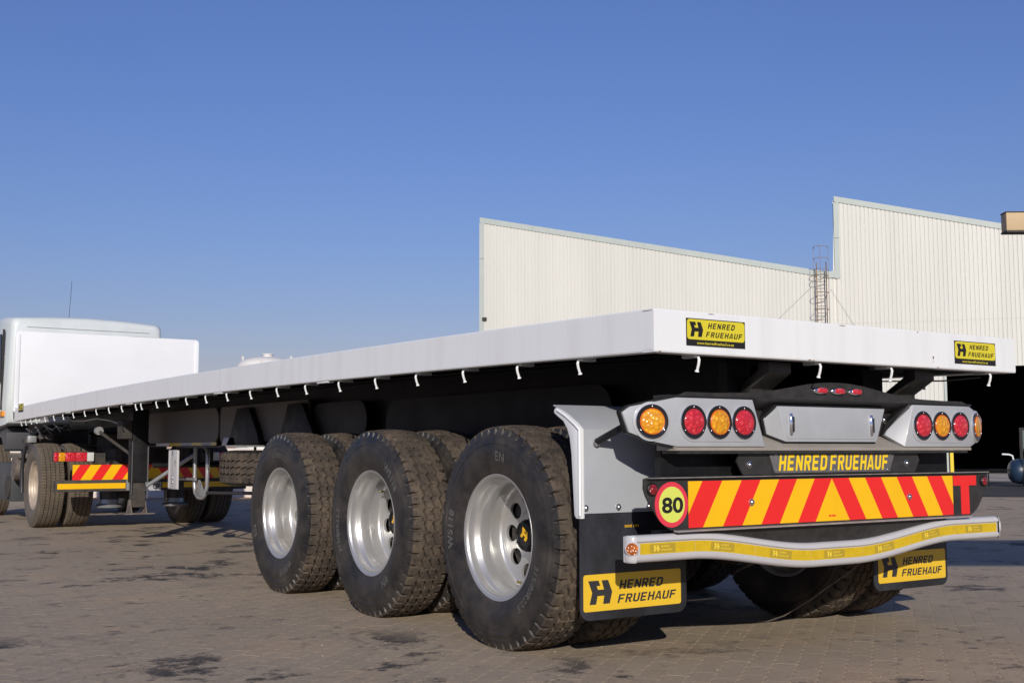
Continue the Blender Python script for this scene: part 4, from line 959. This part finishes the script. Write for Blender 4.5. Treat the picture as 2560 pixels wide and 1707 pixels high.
# landing legs
for sx in (-1, 1):
    x = sx*.78; y = 9.0
    b = MB(); b.box(x-.085, x+.085, y-.075, y+.075, .62, 1.40); lgx = b.build('landing_leg', BLACK, tr, bevel=.006)
    b = MB(); b.box(x-.068, x+.068, y-.058, y+.058, .36, .63); b.build('inner_leg', RUST, lgx, bevel=.004)
    b = MB(); b.box(x-.088, x-.080, y-.085, y-.0755, .50, 1.05); b.box(x+.076, x+.088, y-.087, y-.0757, .45, 1.0); b.build('leg_edge', M('leg_grey', (.10, .10, .105), .5), lgx)
    for q in (-1, 1):
        b = MB(); b.prism([(y-.10, .30), (y+.10, .30), (y+.03, .44), (y-.03, .44)], 0, x+q*.072, x+q*.084); b.build('foot_lug', DUSTM, lgx)
    b = MB(); b.box(x-.16, x+.16, y-.12, y+.12, .286, .300); b.build('foot', DUSTM, lgx, bevel=.003)
    b = MB(); b.tube([(x+.08 if sx < 0 else x-.08, y-.08, .585), (-.30*-sx if 0 else x*.42, y-.55, .93)], .022, 8); b.build('brace', GALV, lgx, smooth=50)
    b = MB(); b.tube([(x-.05, y+.02, .90), (x-.28 if sx < 0 else x+.28, y+.55, 1.17)], .018, 8); b.build('leg_strut', RUST, lgx, smooth=50)
    b = MB(); b.lathe([(-.03, .001), (-.03, .045), (.03, .045), (.03, .001)], 'y', 14, (x-.28 if sx < 0 else x+.28, y+.55, 1.175)); b.build('strut_end', GALV, lgx, smooth=40)
    b = MB(); b.box(x-.20 if sx < 0 else x+.09, x-.09 if sx < 0 else x+.20, y-.09, y+.12, 1.08, 1.28); b.build('gearbox', RUST, lgx, bevel=.02)
b = MB(); b.tube([(-.62, 9.0, .80), (.62, 9.0, .80)], .028, 10); b.build('cross_shaft', BLACK, tr, smooth=50)
b = MB(); b.tube([(-.9, 11.72, 1.40), (-.9, 11.45, 1.33), (-.9, 10.9, 1.315), (-.9, 10.28, 1.33), (-.9, 9.7, 1.295), (-.9, 9.24, 1.24)], .010, 7); b.build('air_hose', GREY, tr, smooth=50)
b = MB(); b.prism([(11.18, 1.40), (12.14, 1.40), (12.14, 1.375), (11.92, 1.37), (11.90, 1.315), (11.50, 1.315), (11.48, 1.37), (11.18, 1.375)], 0, -1.19, -1.17); b.build('front_bracket', BUMPW, tr, bevel=.003)
b = MB(); b.prism([(13.24, 1.36), (13.30, 1.40), (13.32, 1.50), (13.28, 1.50), (13.25, 1.44)], 0, -1.25, -1.15); b.build('corner_bracket', BLACK, tr)

# ------------------------------------------------------------------ the truck tractor
tt = thing('truck_tractor', 'white cabbed truck tractor coupled to the front of the flatbed trailer', 'truck', (0, 13.8, 0))
TT = tyre_mesh('tyre', .532, 'block', 44, [TREADT, SIDET], .130); TRIM = rim_mesh('rim', [STEELD])
for sx in (-1, 1):
    wheel(tt, (sx*1.085, 12.06, .525), .4, 0 if sx < 0 else PI, outer=False, tyre=TT, rim=TRIM); wheel(tt, (sx*.735, 12.06, .525), 1.4, PI if sx < 0 else 0, outer=False, tyre=TT, rim=TRIM)
    wheel(tt, (sx*1.0-.075, 15.45, .525), .4, 0 if sx < 0 else PI, outer=False, tyre=TT, rim=TRIM)
    b = MB(); b.box(sx*.38, sx*.46, 11.1, 16.8, .72, .98); b.build('frame_rail', RUST, tt)
    # mudguard flap bar behind the wheels, partly seen
    b = MB(); b.tube([(sx*1.25, 12.56, .42), (sx*1.25, 12.60, .70), (sx*1.25, 12.52, .92), (sx*1.25, 12.35, 1.04)], .025, 8); b.build('guard_bar', RUBBERHOSE, tt, smooth=50)
b = MB(); b.tube([(-.95, 12.06, .525), (.95, 12.06, .525)], .09, 14); b.build('axle', RUST, tt, smooth=40)
b = MB(); b.tube([(-.05, 11.86, .55), (-.05, 12.3, .55)], .22, 20); b.build('differential', RUST, tt, smooth=40)
for x in (-.42, .42):
    b = MB(); b.lathe([(0, .001), (0, .16), (.02, .17), (.05, .12), (.10, .11), (.10, .001)], 'z', 24, (x, 11.5, .25)); b.build('air_bellow', GALV, tt, smooth=35)
    b = MB(); b.lathe([(0, .11), (.25, .12), (.45, .11)], 'z', 20, (x, 11.5, .35)); b.build('bellow_body', RUBBERHOSE, tt, smooth=40)
# tail: lamp clusters, chevron board, underrun bar, number plate
YB = 11.02
for sx in (-1, 1):
    b = MB(); b.box(sx*1.21, sx*.745, YB-.01, YB+.07, .828, .942); lc = b.build('tail_lamp', BLACK, tt, bevel=.006)
    ww = [.055, .075, .12, .135, .08]; x = -1.208; kinds = [LRED, LAMBER, LRED, LRED, LCLEAR]
    for wd_, km in zip(ww, kinds):
        xa, xb = x, x+wd_-.001; x += wd_
        if sx > 0: xa, xb = -xb, -xa
        b = MB(); b.box(xa, xb, YB-.032, YB-.0105, .832, .938); b.build('lens', km, lc, bevel=.004)
    b = MB(); b.box(sx*.60, sx*.74, YB+.01, YB+.05, .80, .93); b.build('lamp_bracket', RUST, tt)
b = MB(); b.prism(rrect(-.985, .985, .602, .792, .02), 1, YB, YB+.006); tb = b.build('chevron_board', DARKM, tt)
X0, X1, Z0, Z1 = -.982, .982, .605, .789
for sgn in (-1, 1):
    for k in range(11):
        a0, a1 = .02+k*.125, .02+(k+1)*.125
        P = clip([(sgn*a0, Z1), (sgn*a1, Z1), (sgn*(a1+.12), Z0), (sgn*(a0+.12), Z0)])
        if len(P) >= 3:
            b = MB(); b.prism(P, 1, YB-.002, YB-.0002); b.build('chevron_stripe', RED if k % 2 == (0 if 1 else 1) else YEL, tb)
b = MB(); b.prism([(0.0-.02, Z1), (-.14, Z0), (.14, Z0), (.02, Z1)], 1, YB-.002, YB-.0002); b.build('chevron_stripe', YEL, tb)
b = MB(); b.box(-1.185, 1.185, YB-.05, YB+.05, .466, .606); ub = b.build('underrun_bar', RUST, tt, bevel=.008)
for xa, xb in ((-1.163, -.363), (.09, .27), (.363, 1.163)):
    b = MB(); b.box(xa, xb, YB-.053, YB-.0505, .500, .566); b.build('reflective_tape', YEL, ub)
b = MB(); b.box(-.352, -.305, YB-.056, YB-.0505, .472, .60); b.build('bar_bracket', GALV, ub, bevel=.003)
b = MB(); b.box(-.30, .075, YB-.058, YB-.0505, .466, .572); npb = b.build('number_plate', M('plate_white', (.42, .43, .46), .5), tt)
text_on('plate_letters', 'GP', npb, INK, -.03, .06, .485, .555, YB-.0590, .02)
# fifth wheel, hoses and gear seen under the nose of the trailer
b = MB(); b.prism([(11.55, 1.17), (12.5, 1.17), (12.5, 1.22), (11.55, 1.12)], 0, -.45, .45); b.build('fifth_wheel', RUST, tt, bevel=.01)
b = MB(); b.box(-.36, .36, 11.7, 12.4, .98, 1.165); b.build('fifth_wheel_stand', RUST, tt)
b = MB(); b.box(-.78, .78, 12.9, 13.5, 1.02, 1.05); b.build('catwalk', DUSTM, tt)
rng = random.Random(5)
for k in range(4):
    x = -.95+.12*k; z = 1.17+.025*k
    b = MB(); b.tube([(x-.10, 12.45, z-.02), (x-.08, 12.75, z+.05), (x-.02, 13.1, z+.06), (x+.02, 13.45, z+.02), (x+.03, 13.8, z+.05), (x+.02, 14.05, z+.10)], .014, 8); b.build('hose', [RUBBERHOSE, DUSTM][k % 2], tt, smooth=50)
for k in range(8):
    y = 12.75+rng.random()*.9; x = -1.15+rng.random()*.35; z = 1.06+rng.random()*.06
    b = MB(); b.box(x, x+.10+rng.random()*.1, y, y+.08+rng.random()*.14, z, z+.05+rng.random()*.07); b.build('fitting', [RUST, DUSTM, RUST, GALV][k % 4], tt, bevel=.012)
b = MB(); b.box(-.55, .45, 14.3, 16.4, .60, 1.36); b.build('engine_block', BLACK, tt, bevel=.02)
b = MB(); b.tube([(-1.18, 13.55, .72), (-.95, 13.55, .72)], .17, 22); b.build('air_tank', DUSTM, tt, smooth=40)
b = MB(); b.tube([(-1.18, 13.95, .45), (-.8, 13.95, .45)], .16, 18); b.build('silencer', RUST, tt, smooth=40)
b = MB(); b.box(-1.15, -.72, 13.1, 14.1, .86, .92); b.build('side_step', DUSTM, tt, bevel=.01)
b = MB(); b.box(-1.16, -.70, 13.75, 14.7, .26, .80); b.build('battery_box', M('battery_grey', (.045, .05, .055), .5, var=.2), tt, bevel=.02)
b = MB(); b.box(-1.2, -.55, 14.0, 14.15, .98, 1.22); b.build('cab_crossbeam', M('beam_grey', (.05, .05, .055), .5), tt, bevel=.01)
for x in (-.95, -.2, .5):
    b = MB(); b.box(x, x+.12, 13.4, 13.55, .98, 1.25); b.build('bracket', RUST, tt, bevel=.01)
# cab: rounded box body with roof, side window, door line
def cab_section(y, hw, z0, z1, r=.10, n=5):
    P = [(hw*.985, z0), (hw, z0+.3)]
    for k in range(n+1):
        a = rad(90*k/n); P.append((hw-.03-r+r*math.cos(a), z1-r+r*math.sin(a)))
    P += [(hw*.5, z1+.03), (0, z1+.045)]
    return [(x, y, z) for x, z in P]+[(-x, y, z) for x, z in reversed(P[:-1])]
secs = [cab_section(14.16, 1.05, 1.42, 2.80, .09), cab_section(14.18, 1.085, 1.38, 2.845, .09), cab_section(14.25, 1.115, 1.34, 2.88, .10), cab_section(14.9, 1.13, 1.30, 2.95), cab_section(15.8, 1.14, 1.2, 2.97), cab_section(16.4, 1.13, 1.15, 2.9), cab_section(16.6, 1.06, 1.15, 2.6)]
secs = [[(x-.075, y, z) for x, y, z in q] for q in secs]
n = len(secs[0]); b = MB(); V = [p for s_ in secs for p in s_]
b.add(V, [(i*n+k, i*n+k+1, (i+1)*n+k+1, (i+1)*n+k) for i in range(len(secs)-1) for k in range(n-1)]+[tuple(range(n)), tuple(range((len(secs)-1)*n, len(secs)*n)), (0, n-1, 2*n-1, n)]+[(i*n, (i+1)*n, (i+1)*n+n-1, i*n+n-1) for i in range(1, len(secs)-1)])
cab = b.build('cab', CABW, tt, smooth=42)
b = MB(); b.prism(rrect(-1.02, .87, 1.44, 2.52, .06), 1, 14.135, 14.162); b.build('rear_panel', CABW, cab, bevel=.008)
b = MB(); b.prism(rrect(.47, .93, 2.60, 2.675, .03), 1, 14.11, 14.158); b.build('visor', M('visor_grey', (.10, .095, .085), .5), cab, bevel=.01)
b = MB(); b.prism(rrect(-.38, .22, 2.595, 2.64, .02), 1, 14.13, 14.158); b.build('rear_grille', M('grille_grey', (.16, .16, .15), .5), cab, bevel=.006)
for z in (2.74,):
    b = MB(); b.box(-.95, .80, 14.150, 14.163, z, z+.006); b.build('roof_seam', GREY, cab)
for sx in (-1, 1):
    xo = sx*1.14-.075
    b = MB(); b.prism([(14.52, 1.95), (15.9, 1.95), (15.75, 2.66), (14.62, 2.66)], 0, xo-sx*.02, xo+sx*.006); b.build('door_window', DGLASS, cab, bevel=.006)
    b = MB(); b.box(xo-sx*.05, xo+sx*.004, 14.30, 16.2, 1.455, 1.525); b.build('side_stripe', ORANGE, cab)
    b = MB(); b.prism([(14.47, 1.55), (14.478, 1.55), (14.49, 2.72), (14.482, 2.72)], 0, xo-sx*.03, xo+sx*.002); b.build('door_seam', INK, cab)
    b = MB(); b.prism([(14.5, 1.28), (14.8, 1.40), (15.9, 1.40), (16.2, 1.2), (16.1, 1.0), (15.9, 1.16), (14.95, 1.16), (14.7, .95)], 0, sx*.8, sx*1.10); b.build('wheel_arch', M('arch_grey', (.05, .055, .06), .5), cab, bevel=.01)
b = MB(); b.tube([(-.30, 14.5, 2.92), (-.275, 14.5, 3.50)], .0032, 5); b.build('antenna', RUBBERHOSE, cab)
for o in list(bpy.data.objects):
    if '_base' in o: del o['_base']
